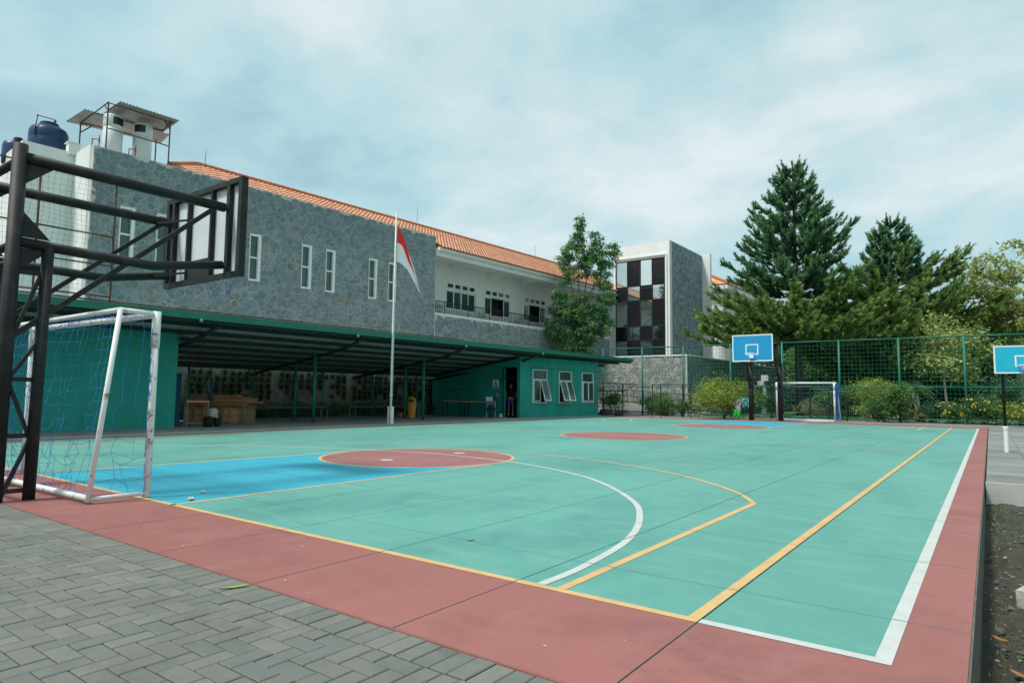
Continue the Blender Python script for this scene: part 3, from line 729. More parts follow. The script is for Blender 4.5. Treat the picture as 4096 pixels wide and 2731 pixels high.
# ridge and hip caps
b = MB()
def caps(b, p, q, r=.13, L=.34):
    p, q = Vector(p), Vector(q); n = int((q-p).length/L); d = (q-p).normalized()
    for i in range(n): b.tube([p+d*(i*L), p+d*(i*L+L*1.06)], [r*1.08, r*.92], 8)
caps(b, bw(SA,RN_,RZ+.02), bw(SB,RN_,RZ+.02)); caps(b, bw(S1,EN,EZ+.04), bw(SB,RN_,RZ+.02)); caps(b, bw(3.65,-2.45,EZ+(RZ-EZ)*.58), bw(SA,RN_,RZ+.02))
b.build('ridge_cap', M['ridge'], roof, kind='stuff')
for s, zt in ((SA+.35, 12.95), (19.9, 13.2), (32.5, 13.1)):
    b = MB(); b.tube([bw(s,RN_,RZ+.05), bw(s+.02,RN_,zt)], [.014,.008], 6); b.build('lightning_rod', M['blackfine'], bld)
# ------------------------------------------------------------------ things on the roof
def tank(name, label, c, r, h, m, grp=None): pass
t = thing('water_tank', 'large dark blue plastic water tank with ribbed lid behind the white parapet', 'water tank', bw(-.55,-3.5,10.32))
b = MB(); b.lathe([(.64,-.3),(.665,0),(.67,.25),(.655,.28),(.67,.31),(.668,.62),(.655,.65),(.668,.68),(.66,.95),(.60,1.10),(.42,1.20),(.36,1.22)], bw(-.55,-3.5,10.32), 32); b.build('body', M['tankblue'], t, True)
b = MB(); b.lathe([(.34,1.18),(.36,1.22),(.36,1.27),(.31,1.28),(.31,1.36),(.12,1.40)], bw(-.55,-3.5,10.32), 24); b.build('lid', M['tankblue'], t)
t = thing('water_tank', 'smaller dark blue water tank partly hidden at the far left of the roof', 'water tank', bw(-1.35,-4.6,10.32))
b = MB(); b.lathe([(.42,-.3),(.43,0),(.43,.42),(.40,.55),(.2,.62)], bw(-1.35,-4.6,10.32), 24); b.build('body', M['tankblue'], t, True)
b = MB(); b.lathe([(.17,.58),(.17,.78),(.13,.82)], bw(-1.27,-4.6,10.32), 16); b.build('lid', M['blackfine'], t)
b = MB(); pA = bw(-1.07,-3.1,10.2); b.tube([bw(-1.13,-3.1,10.95), bw(-1.05,-3.1,11.75), bw(-.49,-3.1,11.76), bw(-.50,-3.1,10.2)], .022, 8); b.sphere(bw(-1.05,-3.1,11.76), .035); b.sphere(bw(-.47,-3.1,11.7), .05)
tag(b.build('water_pipe', M['tankblue'], at=pA), 'thin bent water pipe rising over the large blue tank', 'pipe')
for s, nm in ((.98,'left'), (2.06,'right')):
    c = bw(s,-1.25,9.75); t = thing('storage_heater', 'pale grey cylindrical hot water tank, the %s one under the tin roof' % nm, 'tank', c, 'grey tanks under the tin roof')
    b = MB(); b.lathe([(.345,0),(.345,1.62),(.335,1.63),(.335,1.645),(.35,1.66),(.35,2.10),(.33,2.14),(.1,2.17)], c, 32); b.build('body', M['steel'], t, True)
    b = MB()
    for k in range(11):
        a = (-.55+1.1*k/10)*1.0+(-.35 if s > 1.5 else .62)+math.atan2(BN.y, BN.x)-.35
        for rr in (.352,):
            q = Vector((math.cos(a), math.sin(a), 0)); b.obox(c, q, q.cross(ZZ), ZZ, .345, .358, -.017, .017, 1.74, 2.04)
    b.build('vent', M['blackfine'], t)
t = thing('tin_roof_frame', 'rusty steel frame carrying two corrugated tin sheets on top of the building', 'roof frame', bw(1.6,-1.9,10.2))
def ft(b, a, c, r=.028): b.tube([bw(*a), bw(*c)], r, 8)
b = MB(); ft(b,(.47,-.3,9.7),(.47,-.3,12.02)); b.build('post', M['rust'], t)
b = MB(); ft(b,(2.72,-.3,9.7),(2.72,-.3,12.0)); b.build('post', M['rust'], t)
b = MB(); ft(b,(.45,-3.3,9.7),(.45,-3.3,12.0)); b.build('post', M['rust'], t)
b = MB(); ft(b,(3.35,-3.3,9.7),(3.35,-3.3,12.3)); b.build('post', M['rust'], t)
for a, c in (((.47,-.3,12.0),(2.85,-.3,12.0)), ((.45,-3.3,12.0),(3.5,-3.3,12.25)), ((.47,-.3,12.03),(.45,-3.35,12.0)), ((2.72,-.3,12.0),(3.35,-3.3,12.28)), ((.47,-.3,11.02),(2.72,-.3,11.0)), ((.46,-1.8,12.02),(3.0,-1.8,12.1)),
    ((.47,-.3,11.7),(.70,-.3,11.98)), ((.47,-.3,11.7),(.47,-.7,12.0)), ((2.72,-.3,11.7),(2.5,-.3,11.98)), ((2.72,-.3,11.7),(2.78,-.7,12.0)), ((.45,-3.3,11.6),(.85,-3.3,12.0))):
    b = MB(); ft(b, a, c, .024); b.build('bar', M['rust'], t)
def corr(name, par, P00, P10, P01, P11, n, amp, m):
    # corrugated sheet: ridges run from the P0 edge to the P1 edge
    P00, P10, P01, P11 = map(Vector, (P00,P10,P01,P11)); nn = (P10-P00).cross(P01-P00).normalized(); V = []; fs = []; k = n*4
    for i in range(k+1):
        t = i/k; z = amp*math.sin(2*PI*n*t)
        V += [P00+(P10-P00)*t+nn*z, P01+(P11-P01)*t+nn*z]
    b = MB(); b.add(V, [(2*i,2*i+2,2*i+3,2*i+1) for i in range(k)], .5); return b.build(name, m, par, True)
corr('tin_sheet', t, bw(.75,.02,12.07), bw(2.95,.02,12.07), bw(.78,-1.95,12.10), bw(3.1,-1.95,12.14), 20, .022, M['zinc'])
corr('tin_sheet', t, bw(.12,-1.75,12.04), bw(3.3,-1.75,12.05), bw(.02,-3.7,12.02), bw(3.7,-3.7,12.26), 28, .022, M['zinc'])
for s in (.23, 1.5):
    b = MB(); b.tube([bw(s-.13,-.6,10.0), bw(s-.13,-.6,10.55), bw(s+.1,-.6,10.6), bw(s+.1,-.6,10.0)], .025, 8); b.tube([bw(s+.1,-.6,10.5), bw(s+.1,-.6,10.78)], [.035,.012], 8)
    tag(b.build('valve_pipe', M['redpipe'], at=bw(s,-.6,10.0)), 'red pipe with valve left of the %s grey tank on the roof' % ('left' if s < 1 else 'right'), 'pipe', 'red valve pipes by the grey tanks')
b = MB(); fbox(b, -.25, .12, -2.35, -2.0, 10.2, 10.66); fbox(b, -.3, .17, -2.4, -1.95, 10.661, 10.69)
tag(b.build('roof_box', M['white'], at=bw(-.1,-2.2,10.2)), 'small cream box with a lid on the roof edge behind the tin roof post', 'box')
# plants on the balcony
def shrub_pts(rg, c, rx, ry, rz, n, shell=.55):
    o = []
    for _ in range(n):
        a = rg.uniform(0,2*PI); zz = rg.uniform(-1,1); q = math.sqrt(1-zz*zz); k = rg.uniform(shell,1.0)
        o.append((c[0]+rx*q*math.cos(a)*k, c[1]+ry*q*math.sin(a)*k, c[2]+rz*zz*k))
    return o
# ================================================================== FOLIAGE TOOLS
def leaf_cloud(name, centers, spread, per, size, m, parent, seed, droop=.3, aspect=.42, kind=None, shade=None, fold=.25):
    """leaf-sized faces scattered round many small clump centres"""
    rg = np.random.default_rng(seed); Cn = np.asarray(centers, dtype=float); n = len(Cn)*per
    c = np.repeat(Cn, per, axis=0)+rg.normal(0, 1, (n,3))*np.array(spread)
    d = rg.normal(0, 1, (n,3)); d[:,2] = d[:,2]*.6-droop; d /= np.linalg.norm(d, axis=1, keepdims=True)
    up = rg.normal(0, .55, (n,3))+np.array([0,0,1.0]); sd_ = np.cross(d, up); sd_ /= np.linalg.norm(sd_, axis=1, keepdims=True)+1e-9
    nn = np.cross(sd_, d)
    L = size*rg.uniform(.6,1.3,(n,1)); wd = L*aspect
    p0 = c; p1 = c+d*L*.5+sd_*wd*.5+nn*wd*fold; p2 = c+d*L; p3 = c+d*L*.5-sd_*wd*.5+nn*wd*fold
    V = np.stack([p0,p1,p2,p3], 1).reshape(-1,3); i = np.arange(n)[:,None]*4
    Fq = np.concatenate([i+np.array([[0,1,2]]), i+np.array([[0,2,3]])], 1).reshape(-1,3)
    cl = np.repeat(rg.uniform(0,1,len(Cn)), per)
    r = np.clip(.62*cl+.38*rg.uniform(0,1,n), 0, 1)
    if shade is not None: r = np.clip(r*.75+.25*np.repeat(np.asarray(shade), per), 0, 1)
    return mesh_obj(name, V, Fq, np.repeat(r,2), m, parent, kind=kind)
def limb_paths(rg, base, top, n, spread, r0):
    pass
def small_tree(name, label, cat, base, height, rad, m, seed, trunk='bark', clumps=60, per=60, size=.12, zfrac=.45, tr=.05, group=None, stems=1, spread=None, shape=1.0, droop=.3, aspect=.42):
    rg = random.Random(seed); t = thing(name, label, cat, base, group); base = Vector(base)
    b = MB(); tips = []; zc = base.z+height*(zfrac+ (1-zfrac)/2)
    cs = []
    for k in range(clumps):
        a = rg.uniform(0,2*PI); zz = rg.uniform(-1,1); q = math.sqrt(max(0,1-zz*zz)); f = rg.uniform(.35,1.0)
        bump = 1+.28*math.sin(3*a+seed)+.15*math.sin(5*a+2*zz*3)
        cs.append((base.x+rad*q*math.cos(a)*f*bump, base.y+rad*q*math.sin(a)*f*bump, zc+height*(1-zfrac)/2*zz*f*(shape if zz > 0 else 1)))
    for sidx in range(stems):
        dx, dy = (rg.uniform(-.25,.25)*rad, rg.uniform(-.25,.25)*rad) if stems > 1 else (rg.uniform(-.1,.1)*rad, rg.uniform(-.1,.1)*rad)
        p1 = Vector((base.x+dx, base.y+dy, base.z+height*zfrac)); p2 = Vector((base.x+dx*2, base.y+dy*2, base.z+height*.82))
        b.tube([base+Vector((dx*.3,dy*.3,-.05)), (base+p1)/2+Vector((rg.uniform(-.05,.05),rg.uniform(-.05,.05),0)), p1, p2], [tr,tr*.85,tr*.7,tr*.25], 7)
        for k in range(7):
            c = Vector(rg.choice(cs)); f = rg.uniform(.15,.8); s_ = p1+(p2-p1)*f*.8; b.tube([s_, (s_+c)/2+Vector((0,0,-.08*rad)), c], [tr*.35,tr*.25,tr*.1], 5)
    b.build('trunk', M[trunk], t, True)
    sp = spread or rad*.17
    leaf_cloud('crown', cs, (sp,sp,sp*.75), per, size, M[m], t, seed, droop, aspect)
    return t
def araucaria(name, label, base, H, seed, widths, levels, lean=(0,0), split=.5):
    rg = random.Random(seed); t = thing(name, label, 'tree', base); base = Vector(base); tb = MB()
    def axis(f): return base+Vector((lean[0]*f, lean[1]*f, H*f))
    tb.tube([axis(f) for f in (0,.15,.35,.6,.8,1.0)], [.30,.27,.22,.15,.08,.015], 9)
    TW_ = []                                             # foliage shoots: (point, direction, length)
    def wid(f):
        for (a, wa), (c, wc) in zip(widths[:-1], widths[1:]):
            if a <= f <= c: return wa+(wc-wa)*(f-a)/(c-a)
        return .1
    for f in levels:
        nb = rg.randint(7,9) if f < .9 else 5
        if f < .5: nb += 2; a0 = rg.uniform(0,6.28)
        for k in range(nb):
            a = a0+2*PI*k/nb+rg.uniform(-.25,.25); Lb = wid(f)*rg.uniform(.72,1.12); d = Vector((math.cos(a), math.sin(a), 0))
            rise = .20 if f > .55 else (.0 if f > .4 else -.10); rise += rg.uniform(-.06,.08)
            o = axis(f+rg.uniform(-.008,.008)); pts = []
            for i in range(7):
                u_ = i/6; pts.append(o+d*Lb*u_+ZZ*(Lb*(rise*u_-.22*u_*(1-u_)+.16*u_**3)))
            tb.tube(pts, [max(.012, .011*Lb*(1-.85*i/6)+.010) for i in range(7)], 5)
            # shoots along the outer two thirds, upswept, with side twigs
            ns = max(7, int(Lb*8)); side = d.cross(ZZ)
            for i in range(ns):
                u_ = rg.uniform(.16,1.0)**.8; q = u_*6; i0 = min(5,int(q)); p = pts[i0]+(pts[i0+1]-pts[i0])*(q-i0)
                sgn = rg.choice((-1,1)); dd = (d*rg.uniform(.35,.9)+side*sgn*rg.uniform(.25,1.0)*(1.1-u_*.6)+ZZ*(rg.uniform(.05,.75) if f > split else rg.uniform(-.25,.5))).normalized()
                TW_.append((p, dd, rg.uniform(.35,.8)*(.55+.10*Lb) if f > split else rg.uniform(.35,.75), u_, f))
            TW_.append((pts[-2], (pts[-1]-pts[-2]).normalized()+ZZ*.25, .75, 1.0, f)); TW_.append((pts[-1], d*.7+ZZ*.6, .45, 1.0, f))
    TW_.append((axis(.97), ZZ, .5, 1.0, 1))
    tb.build('trunk', M['barkdark'], t, True)
    g = np.random.default_rng(seed); per = 44
    P0 = np.array([tuple(x[0]) for x in TW_]); D = np.array([tuple(x[1]) for x in TW_]); D /= np.linalg.norm(D,axis=1,keepdims=True); L = np.array([x[2] for x in TW_]); uo = np.array([x[3] for x in TW_])
    n = len(P0)*per; P = np.repeat(P0,per,0); Dn = np.repeat(D,per,0); Ln = np.repeat(L,per)[:,None]; tt = g.uniform(0,1,(n,1))
    q = P+Dn*Ln*tt+np.array([0,0,1.0])*(Ln*.28*tt**2)
    rv = g.normal(0,1,(n,3)); rv -= (rv*Dn).sum(1,keepdims=True)*Dn; rv /= np.linalg.norm(rv,axis=1,keepdims=True)+1e-9
    nd = Dn*.75+rv*.8+np.array([0,0,.25]); nd /= np.linalg.norm(nd,axis=1,keepdims=True)
    wv = np.cross(nd, rv); wv /= np.linalg.norm(wv,axis=1,keepdims=True)+1e-9
    ll = g.uniform(.15,.30,(n,1)); V = np.stack([q-wv*.036, q+wv*.036, q+nd*ll], 1).reshape(-1,3)
    lowm = np.repeat(np.array([x[4] for x in TW_]) < split, per)
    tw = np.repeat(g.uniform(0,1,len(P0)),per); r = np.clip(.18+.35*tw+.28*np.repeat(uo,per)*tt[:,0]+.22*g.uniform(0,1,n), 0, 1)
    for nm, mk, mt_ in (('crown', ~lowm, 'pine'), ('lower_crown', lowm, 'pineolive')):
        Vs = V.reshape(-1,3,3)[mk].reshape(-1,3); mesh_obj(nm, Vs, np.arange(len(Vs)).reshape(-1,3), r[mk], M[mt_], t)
    return t
# ================================================================== SHELTER
can = thing('shelter', 'long low green steel shelter with corrugated roof in front of the stone wall', 'shelter', (-20,16,0))
CE = Vector((.85, 29.8, 0)).normalized(); CNn = Vector((-CE.y, CE.x, 0)); C0 = Vector((-16.80, -1.0, 0))   # along the edge, towards the building
CL = 33.1; DEP = 7.25
def cp(s, d, dz=0): return C0+CE*s+CNn*d+ZZ*(3.30-.148*d+dz)
Nsl = Vector((CNn.x, CNn.y, -.148)).normalized(); Nup = CE.cross(Nsl).normalized()
if Nup.z < 0: Nup = -Nup
k = 32; w = CL/k
for i in range(k):
    corr('roof_sheet', can, cp(i*w,.02), cp((i+1)*w-.006,.02), cp(i*w,DEP), cp((i+1)*w-.006,DEP), 9, .014, M['sheet'])
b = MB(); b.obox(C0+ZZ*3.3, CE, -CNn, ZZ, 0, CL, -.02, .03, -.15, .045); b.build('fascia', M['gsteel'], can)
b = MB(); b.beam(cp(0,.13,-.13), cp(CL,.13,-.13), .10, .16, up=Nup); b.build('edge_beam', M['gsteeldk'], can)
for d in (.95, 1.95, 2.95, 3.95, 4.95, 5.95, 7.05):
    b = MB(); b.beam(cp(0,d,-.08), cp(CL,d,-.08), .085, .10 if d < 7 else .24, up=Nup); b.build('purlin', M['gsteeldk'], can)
RS = [2.5, 7.8, 13.12, 18.5, 23.75, 29.2]
for s in RS:
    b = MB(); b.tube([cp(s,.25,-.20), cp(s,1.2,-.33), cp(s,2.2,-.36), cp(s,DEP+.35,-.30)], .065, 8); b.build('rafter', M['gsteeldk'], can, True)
for s, pts in ((13.12, ((-19.17,11.93),(-21.18,12.52))), (18.5, ((-18.65,17.23),(-20.18,17.63)))):
    for x, y in pts:
        d = (Vector((x,y,0))-C0).dot(CNn); b = MB(); b.tube([(x,y,0),(x,y,3.30-.148*d-.30)], .058, 12); b.build('post', M['gsteel'], can, True)
    b = MB(); (xa,ya),(xb,yb) = pts; b.tube([(xa,ya,2.28),(xb,yb,2.28)], .02, 6); b.build('tie', M['gsteeldk'], can)
for i, (s, d) in enumerate(((3.85,7.0),(6.35,7.0),(10.2,7.0),(12.9,7.0),(16.3,7.0),(19.2,7.0),(22.2,7.0))):
    p = cp(s, d); b = MB(); b.tube([(p.x,p.y,0),(p.x,p.y,p.z-.2)], .045, 8); b.build('rear_post', M['gsteel'], can, True)
LAMP = ('over the corner of the green store room', 'left of the flagpole', 'right of the flagpole above the rubbish bins', 'above the green hut')
for i, s in enumerate((7.1, 12.6, 18.2, 23.75)):
    p = cp(s, -.06, -.20); b = MB(); b.sphere(p, .055, 14, 10); b.lathe([(.016,.045),(.016,.09)], p, 8)
    tag(b.build('globe_lamp', M['globe'], None, True, at=p), 'small round lamp under the green shelter edge '+LAMP[i], 'lamp', 'round lamps along the shelter edge')
# rusty rail and stubs on the shelter roof edge
b = MB(); b.tube([cp(0,.14,.12), cp(18.2,.14,.12)], .022, 8); b.tube([cp(18.2,.14,.0), cp(18.2,.14,.13)], .02, 6)
rr_ = b.build('edge_rail', M['rust'], can)
for s in (6.55, 8.5, 10.45, 12.4, 14.4, 16.3):
    b = MB(); b.tube([cp(s,.14,-.02), cp(s,.14,.16)], .03, 8); b.build('stub', M['gsteel'], rr_)
# ball stop net with rusty poles above the left end of the shelter
bn = thing('ball_stop_net', 'grey ball net on rusty poles above the left end of the shelter roof', 'net', (-16.7, 2.4, 3.3))
for y in (2.13, 3.79, -.2):
    b = MB(); b.tube([(-16.72+.028*y*.0, y, 3.25), (-16.72, y, 6.5)], .026, 8); b.build('pole', M['rust'], bn)
for z in (6.46, 5.04, 4.29, 3.5):
    b = MB(); b.tube([(-16.72, -1.5, z-.03), (-16.72, 3.79, z)], .02, 8); b.build('rail', M['rust'], bn)
b = MB()
for i in range(44):
    y = -1.5+i*.123; pts = [(-16.70+.02*math.sin(i*1.3+j*.7), y+.03*math.sin(j*.9+i*.4), 3.5+j*.212) for j in range(15)]; b.tube(pts, .0028, 3, cap=False)
for i in range(25):
    z = 3.5+i*.123; pts = [(-16.70+.02*math.sin(i*1.1+j*.6), -1.5+j*.378, z+.03*math.sin(j*.8+i*.5)) for j in range(15)]; b.tube(pts, .0028, 3, cap=False)
b.build('netting', M['netgrey'], bn)

# ------------------------------------------------------------------ green store room on the left, green hut on the right
t = thing('green_store_room', 'windowless green plastered store room behind the near white goal', 'building', (-21, 3, 0))
b = MB(); b.box(-23.8, -18.90, -4, 6.66, 0, 2.98); b.build('wall', M['gwall'], t)
b = MB(); b.box(-18.97, -18.885, 6.60, 6.675, 2.70, 3.02); b.build('post_head', M['gsteel'], t)
hut = thing('green_hut', 'green plastered hut with three barred windows at the right end of the shelter', 'building', (-19, 26, 0))
HA = Vector((-17.33, 22.61, 0)); HX = Vector((.92, 6.25, 0)).normalized(); HN = Vector((HX.y, -HX.x, 0)); HS = -BN
HW = [(.88,2.00,.72,2.42),(2.91,3.97,.72,2.39),(4.82,5.87,.73,2.38)]
def hb(b, u0, u1, n0, n1, z0, z1, r=.5): b.obox(HA, HX, HN, ZZ, u0, u1, n0, n1, z0, z1, r)
b = MB(); wall_boxes(lambda a, c, p, q: hb(b, a, c, -.15, 0, p, q), 0, 6.32, 0, 2.95, HW); b.build('front_wall', M['gwall'], hut)
b = MB(); hb(b, .003, 6.317, -.152, -.004, 2.951, 3.02); hb(b, 6.16, 6.318, -5.2, -.152, 0, 2.6); b.build('end_wall', M['gwall'], hut)
SU = HS
def sb(b, u0, u1, n0, n1, z0, z1, r=.5): b.obox(HA, SU, HX, ZZ, u0, u1, n0, n1, z0, z1, r)
b = MB(); wall_boxes(lambda a, c, p, q: sb(b, a, c, .003, .15, p, q), .16, 6.2, 0, 2.05, [(.20,1.04,0,2.46)])
sb(b, .16, .199, .003, .15, 2.05, 2.95); b.add([HA+SU*u_+HX*n_+ZZ*z_ for n_ in (.004,.149) for u_, z_ in ((1.041,2.051),(6.19,2.051),(1.041,2.79))], [(0,1,2),(5,4,3),(0,2,5,3),(1,4,5,2),(0,3,4,1)])
b.add([HA+SU*u_+HX*n_+ZZ*z_ for n_ in (.004,.149) for u_, z_ in ((.2,2.461),(1.04,2.461),(1.04,2.785),(.2,2.905))], [(0,1,2,3),(7,6,5,4),(0,4,5,1),(1,5,6,2),(2,6,7,3),(3,7,4,0)])
b.build('side_wall', M['gwall'], hut)
b = MB(); sb(b, .16, 5.5, 2.6, 2.65, 0, 2.5); sb(b, .18, 5.5, .16, 2.6, 0.005, .02); sb(b, .16, 5.5, .16, 2.6, 2.5, 2.55); b.build('inner_wall', M['dark'], hut)
b = MB(); sb(b, .165, .198, -.03, .002, 0, 2.5); sb(b, 1.042, 1.09, -.03, .002, 0, 2.5); sb(b, .199, 1.041, -.03, .002, 2.45, 2.5); sb(b, .201, 1.039, .02, .07, 1.93, 1.99); b.build('door_frame', M['gsteeldk'], hut)
for wi, (a, c, p, q) in enumerate(HW):
    w_ = MB(); fr = .05; zm = 1.92 if wi == 0 else (1.90 if wi == 1 else 1.88)
    hb(w_, a+.002, a+fr, -.1, .035, p+.002, q-.002); hb(w_, c-fr, c-.002, -.1, .035, p+.002, q-.002); hb(w_, a+fr+.001, c-fr-.001, -.1, .035, q-fr, q-.002); hb(w_, a+fr+.001, c-fr-.001, -.1, .05, p+.002, p+fr); hb(w_, a+fr+.001, c-fr-.001, -.08, .03, zm-.02, zm+.02)
    wo = w_.build('window', M['goal'], hut)
    g = MB(); hb(g, a+fr, c-fr, -.07, -.055, zm+.021, q-fr-.001); g.build('pane', M['pane'], wo)
    g = MB(); hb(g, a+.03, c-.03, -.35, -.34, p, zm); g.build('dark_opening', M['dark'], wo)
    mid = (a+c)/2
    for ci, (u0, u1) in enumerate(((a+fr+.002, mid-.003), (mid+.003, c-fr-.002))):
        op = [(0,1),(1,1),(0,0)][wi][ci]                                   # swung open at the bottom
        tilt = R(17) if op else R(1); dz = Vector((HN*math.sin(tilt)-ZZ*math.cos(tilt))); o = HA+HX*u0+HN*.045+ZZ*(zm-.02); nn = HX.cross(dz)
        cs_ = MB(); WW, HH = u1-u0, zm-p-.10
        cs_.obox(o, HX, dz, nn, 0, .045, 0, HH, -.02, .02); cs_.obox(o, HX, dz, nn, WW-.045, WW, 0, HH, -.02, .02); cs_.obox(o, HX, dz, nn, .046, WW-.046, 0, .045, -.02, .02); cs_.obox(o, HX, dz, nn, .046, WW-.046, HH-.045, HH, -.02, .02)
        cso = cs_.build('casement', M['goalclean'], wo)
        g = MB(); g.obox(o, HX, dz, nn, .047, WW-.047, .046, HH-.046, -.006, .006); g.build('casement_pane', M['pane'], wo)
    g = MB(); s0, s1, z0, z1, off = a-.08, c+.12, p-.03, q+.06, .29
    n_ = 9
    for i in range(n_+1):
        u_ = s0+(s1-s0)*i/n_; g.tube([HA+HX*u_+HN*off+ZZ*z0, HA+HX*u_+HN*off+ZZ*z1], .005, 4, cap=False)
    n_ = 14
    for i in range(n_+1):
        z_ = z0+(z1-z0)*i/n_; g.tube([HA+HX*s0+HN*off+ZZ*z_, HA+HX*s1+HN*off+ZZ*z_], .005, 4, cap=False)
        if i in (0, 7, n_):
            for u_ in (s0, s1): g.tube([HA+HX*u_+HN*.0+ZZ*z_, HA+HX*u_+HN*off+ZZ*z_], .007, 4, cap=False)
    g.build('grille', M['grille'], wo)
# poster on the hut's side wall: a blue triangle with two rows of white lettering
pf = MB(); sb(pf, 1.30, 1.79, -.03, -.004, 1.44, 1.91); po = pf.build('wall_poster', M['blackfine'], at=HA+SU*1.55+ZZ*1.44)
tag(po, 'framed white poster with a blue triangle beside the hut doorway', 'poster')
g = MB(); sb(g, 1.325, 1.765, -.036, -.031, 1.465, 1.885); g.build('paper', M['whitepaint'], po)
g = MB(); g.add([HA+SU*u_-HX*.038+ZZ*z_ for u_, z_ in ((1.73,1.50),(1.36,1.50),(1.545,1.84))], [(0,1,2)]); g.build('triangle', M['posterblue'], po)
def text_obj(body, size, o, ux, uz, m, parent, name='lettering', ext=.001):
    cu = bpy.data.curves.new(name, 'FONT'); cu.body = body; cu.size = size; cu.align_x = 'CENTER'; cu.align_y = 'CENTER'; cu.extrude = ext
    tmp = bpy.data.objects.new(name, cu); C.objects.link(tmp); dg = bpy.context.evaluated_depsgraph_get(); me = bpy.data.meshes.new_from_object(tmp.evaluated_get(dg)); bpy.data.objects.remove(tmp)
    ux, uz = Vector(ux).normalized(), Vector(uz).normalized(); un = ux.cross(uz); mm = Matrix((ux, uz, un)).transposed().to_4x4(); me.transform(mm)
    me.materials.clear(); me.materials.append(m); ob = bpy.data.objects.new(name, me); C.objects.link(ob); ob.parent = parent; ob.location = Vector(o)-ORG.get(parent.name, Vector((0,0,0))); return ob
text_obj('AREA', .085, HA+SU*1.545-HX*.041+ZZ*1.60, -SU, ZZ, M['whitepaint'], po)
text_obj('5', .07, HA+SU*1.545-HX*.041+ZZ*1.53, -SU, ZZ, M['whitepaint'], po); text_obj('V', .06, HA+SU*1.545-HX*.041+ZZ*1.68, -SU, ZZ, M['whitepaint'], po)
b = MB(); sb(b, 1.36, 1.50, -.06, -.002, 1.02, 1.10); b.sphere(HA+SU*1.44-HX*.04+ZZ*1.15, .05)
tag(b.build('wall_dispenser', M['canvas'], at=HA+SU*1.43+ZZ*1.0), 'small white and brown fitting on the hut wall left of the door', 'wall fitting')
b = MB(); sb(b, 1.02, 1.15, -.2, -.1, .012, .18); tag(b.build('white_box', M['whitepaint'], at=HA+SU*1.08-HX*.15), 'small white box on the ground by the hut doorway', 'box')

# ------------------------------------------------------------------ person standing in the hut doorway, seen from behind
def skin_body(name, J, E_, m, parent, root=0, sub=2):
    me = bpy.data.meshes.new(name); o0 = ORG.get(parent.name, Vector((0,0,0)))
    me.from_pydata([tuple(Vector(j[:3])-o0) for j in J], E_, []); o = bpy.data.objects.new(name, me); C.objects.link(o); o.parent = parent; me.materials.append(m)
    md = o.modifiers.new('skin', 'SKIN'); md.use_smooth_shade = True
    for i, j in enumerate(J): sv = me.skin_vertices[0].data[i]; sv.radius = (j[3], j[4] if len(j) > 4 else j[3]); sv.use_root = (i == root)
    s_ = o.modifiers.new('sub', 'SUBSURF'); s_.levels = sub; s_.render_levels = sub
    return o
pb = Vector((-18.35, 23.25, .01)); per = thing('person', 'person in black t-shirt and purple shorts standing in the hut doorway with back turned', 'person', pb)
vx = Vector((-.55,-.83,0)).normalized(); fx = Vector((-.45,.89,0)).normalized(); rx = Vector((.89,.45,0))
def pp_(a, f, z): v = pb+rx*a+fx*f+ZZ*z; return (v.x, v.y, v.z)
J = [(*pp_(0,0,.92),.13,.10),(*pp_(0,0,1.10),.125,.09),(*pp_(0,0,1.30),.15,.10),(*pp_(0,0,1.42),.10,.08),(*pp_(0,0,1.50),.05,.05),(*pp_(0,.02,1.60),.078,.09),(*pp_(0,.02,1.68),.06,.07),
     (*pp_(.10,0,.84),.085),(*pp_(.11,.01,.48),.056),(*pp_(.11,-.02,.10),.036),(*pp_(.12,.10,.03),.032),
     (*pp_(-.10,0,.84),.085),(*pp_(-.11,.01,.48),.056),(*pp_(-.11,-.02,.10),.036),(*pp_(-.12,.10,.03),.032),
     (*pp_(.19,0,1.40),.052),(*pp_(.27,-.03,1.14),.042),(*pp_(.20,.10,.93),.030),(*pp_(-.19,0,1.40),.052),(*pp_(-.25,-.02,1.14),.042),(*pp_(-.22,.06,.92),.030),(*pp_(.15,.16,.90),.022),(*pp_(-.21,.10,.83),.024)]
Ed = [(0,1),(1,2),(2,3),(3,4),(4,5),(5,6),(0,7),(7,8),(8,9),(9,10),(0,11),(11,12),(12,13),(13,14),(3,15),(15,16),(16,17),(17,21),(3,18),(18,19),(19,20),(20,22)]
body = skin_body('body', J, Ed, M['skin'], per)
skin_body('shirt', [(*pp_(0,0,.93),.165,.125),(*pp_(0,0,1.10),.155,.115),(*pp_(0,0,1.30),.175,.125),(*pp_(0,0,1.42),.125,.10),(*pp_(0,0,1.46),.075,.07),(*pp_(.19,0,1.395),.075),(*pp_(.245,-.02,1.23),.07),(*pp_(-.19,0,1.395),.075),(*pp_(-.235,-.01,1.23),.07)], [(0,1),(1,2),(2,3),(3,4),(3,5),(5,6),(3,7),(7,8)], M['shirt'], per)
skin_body('shorts', [(*pp_(0,0,.95),.15,.115),(*pp_(0,0,.86),.145,.115),(*pp_(.105,0,.74),.105),(*pp_(.112,.01,.54),.10),(*pp_(-.105,0,.74),.105),(*pp_(-.112,.01,.54),.10)], [(0,1),(1,2),(2,3),(1,4),(4,5)], M['shorts'], per)
skin_body('hair', [(*pp_(0,.0,1.62),.09,.095),(*pp_(0,.01,1.70),.082,.085)], [(0,1)], M['hair'], per)
for sgn in (1,-1):
    skin_body('sock', [(*pp_(.112*sgn,-.02,.20),.046),(*pp_(.112*sgn,-.02,.07),.044)], [(0,1)], M['sock'], per, sub=1)
    skin_body('shoe', [(*pp_(.113*sgn,-.05,.04),.045,.04),(*pp_(.12*sgn,.14,.035),.045,.035)], [(0,1)], M['shoe'], per, sub=1)
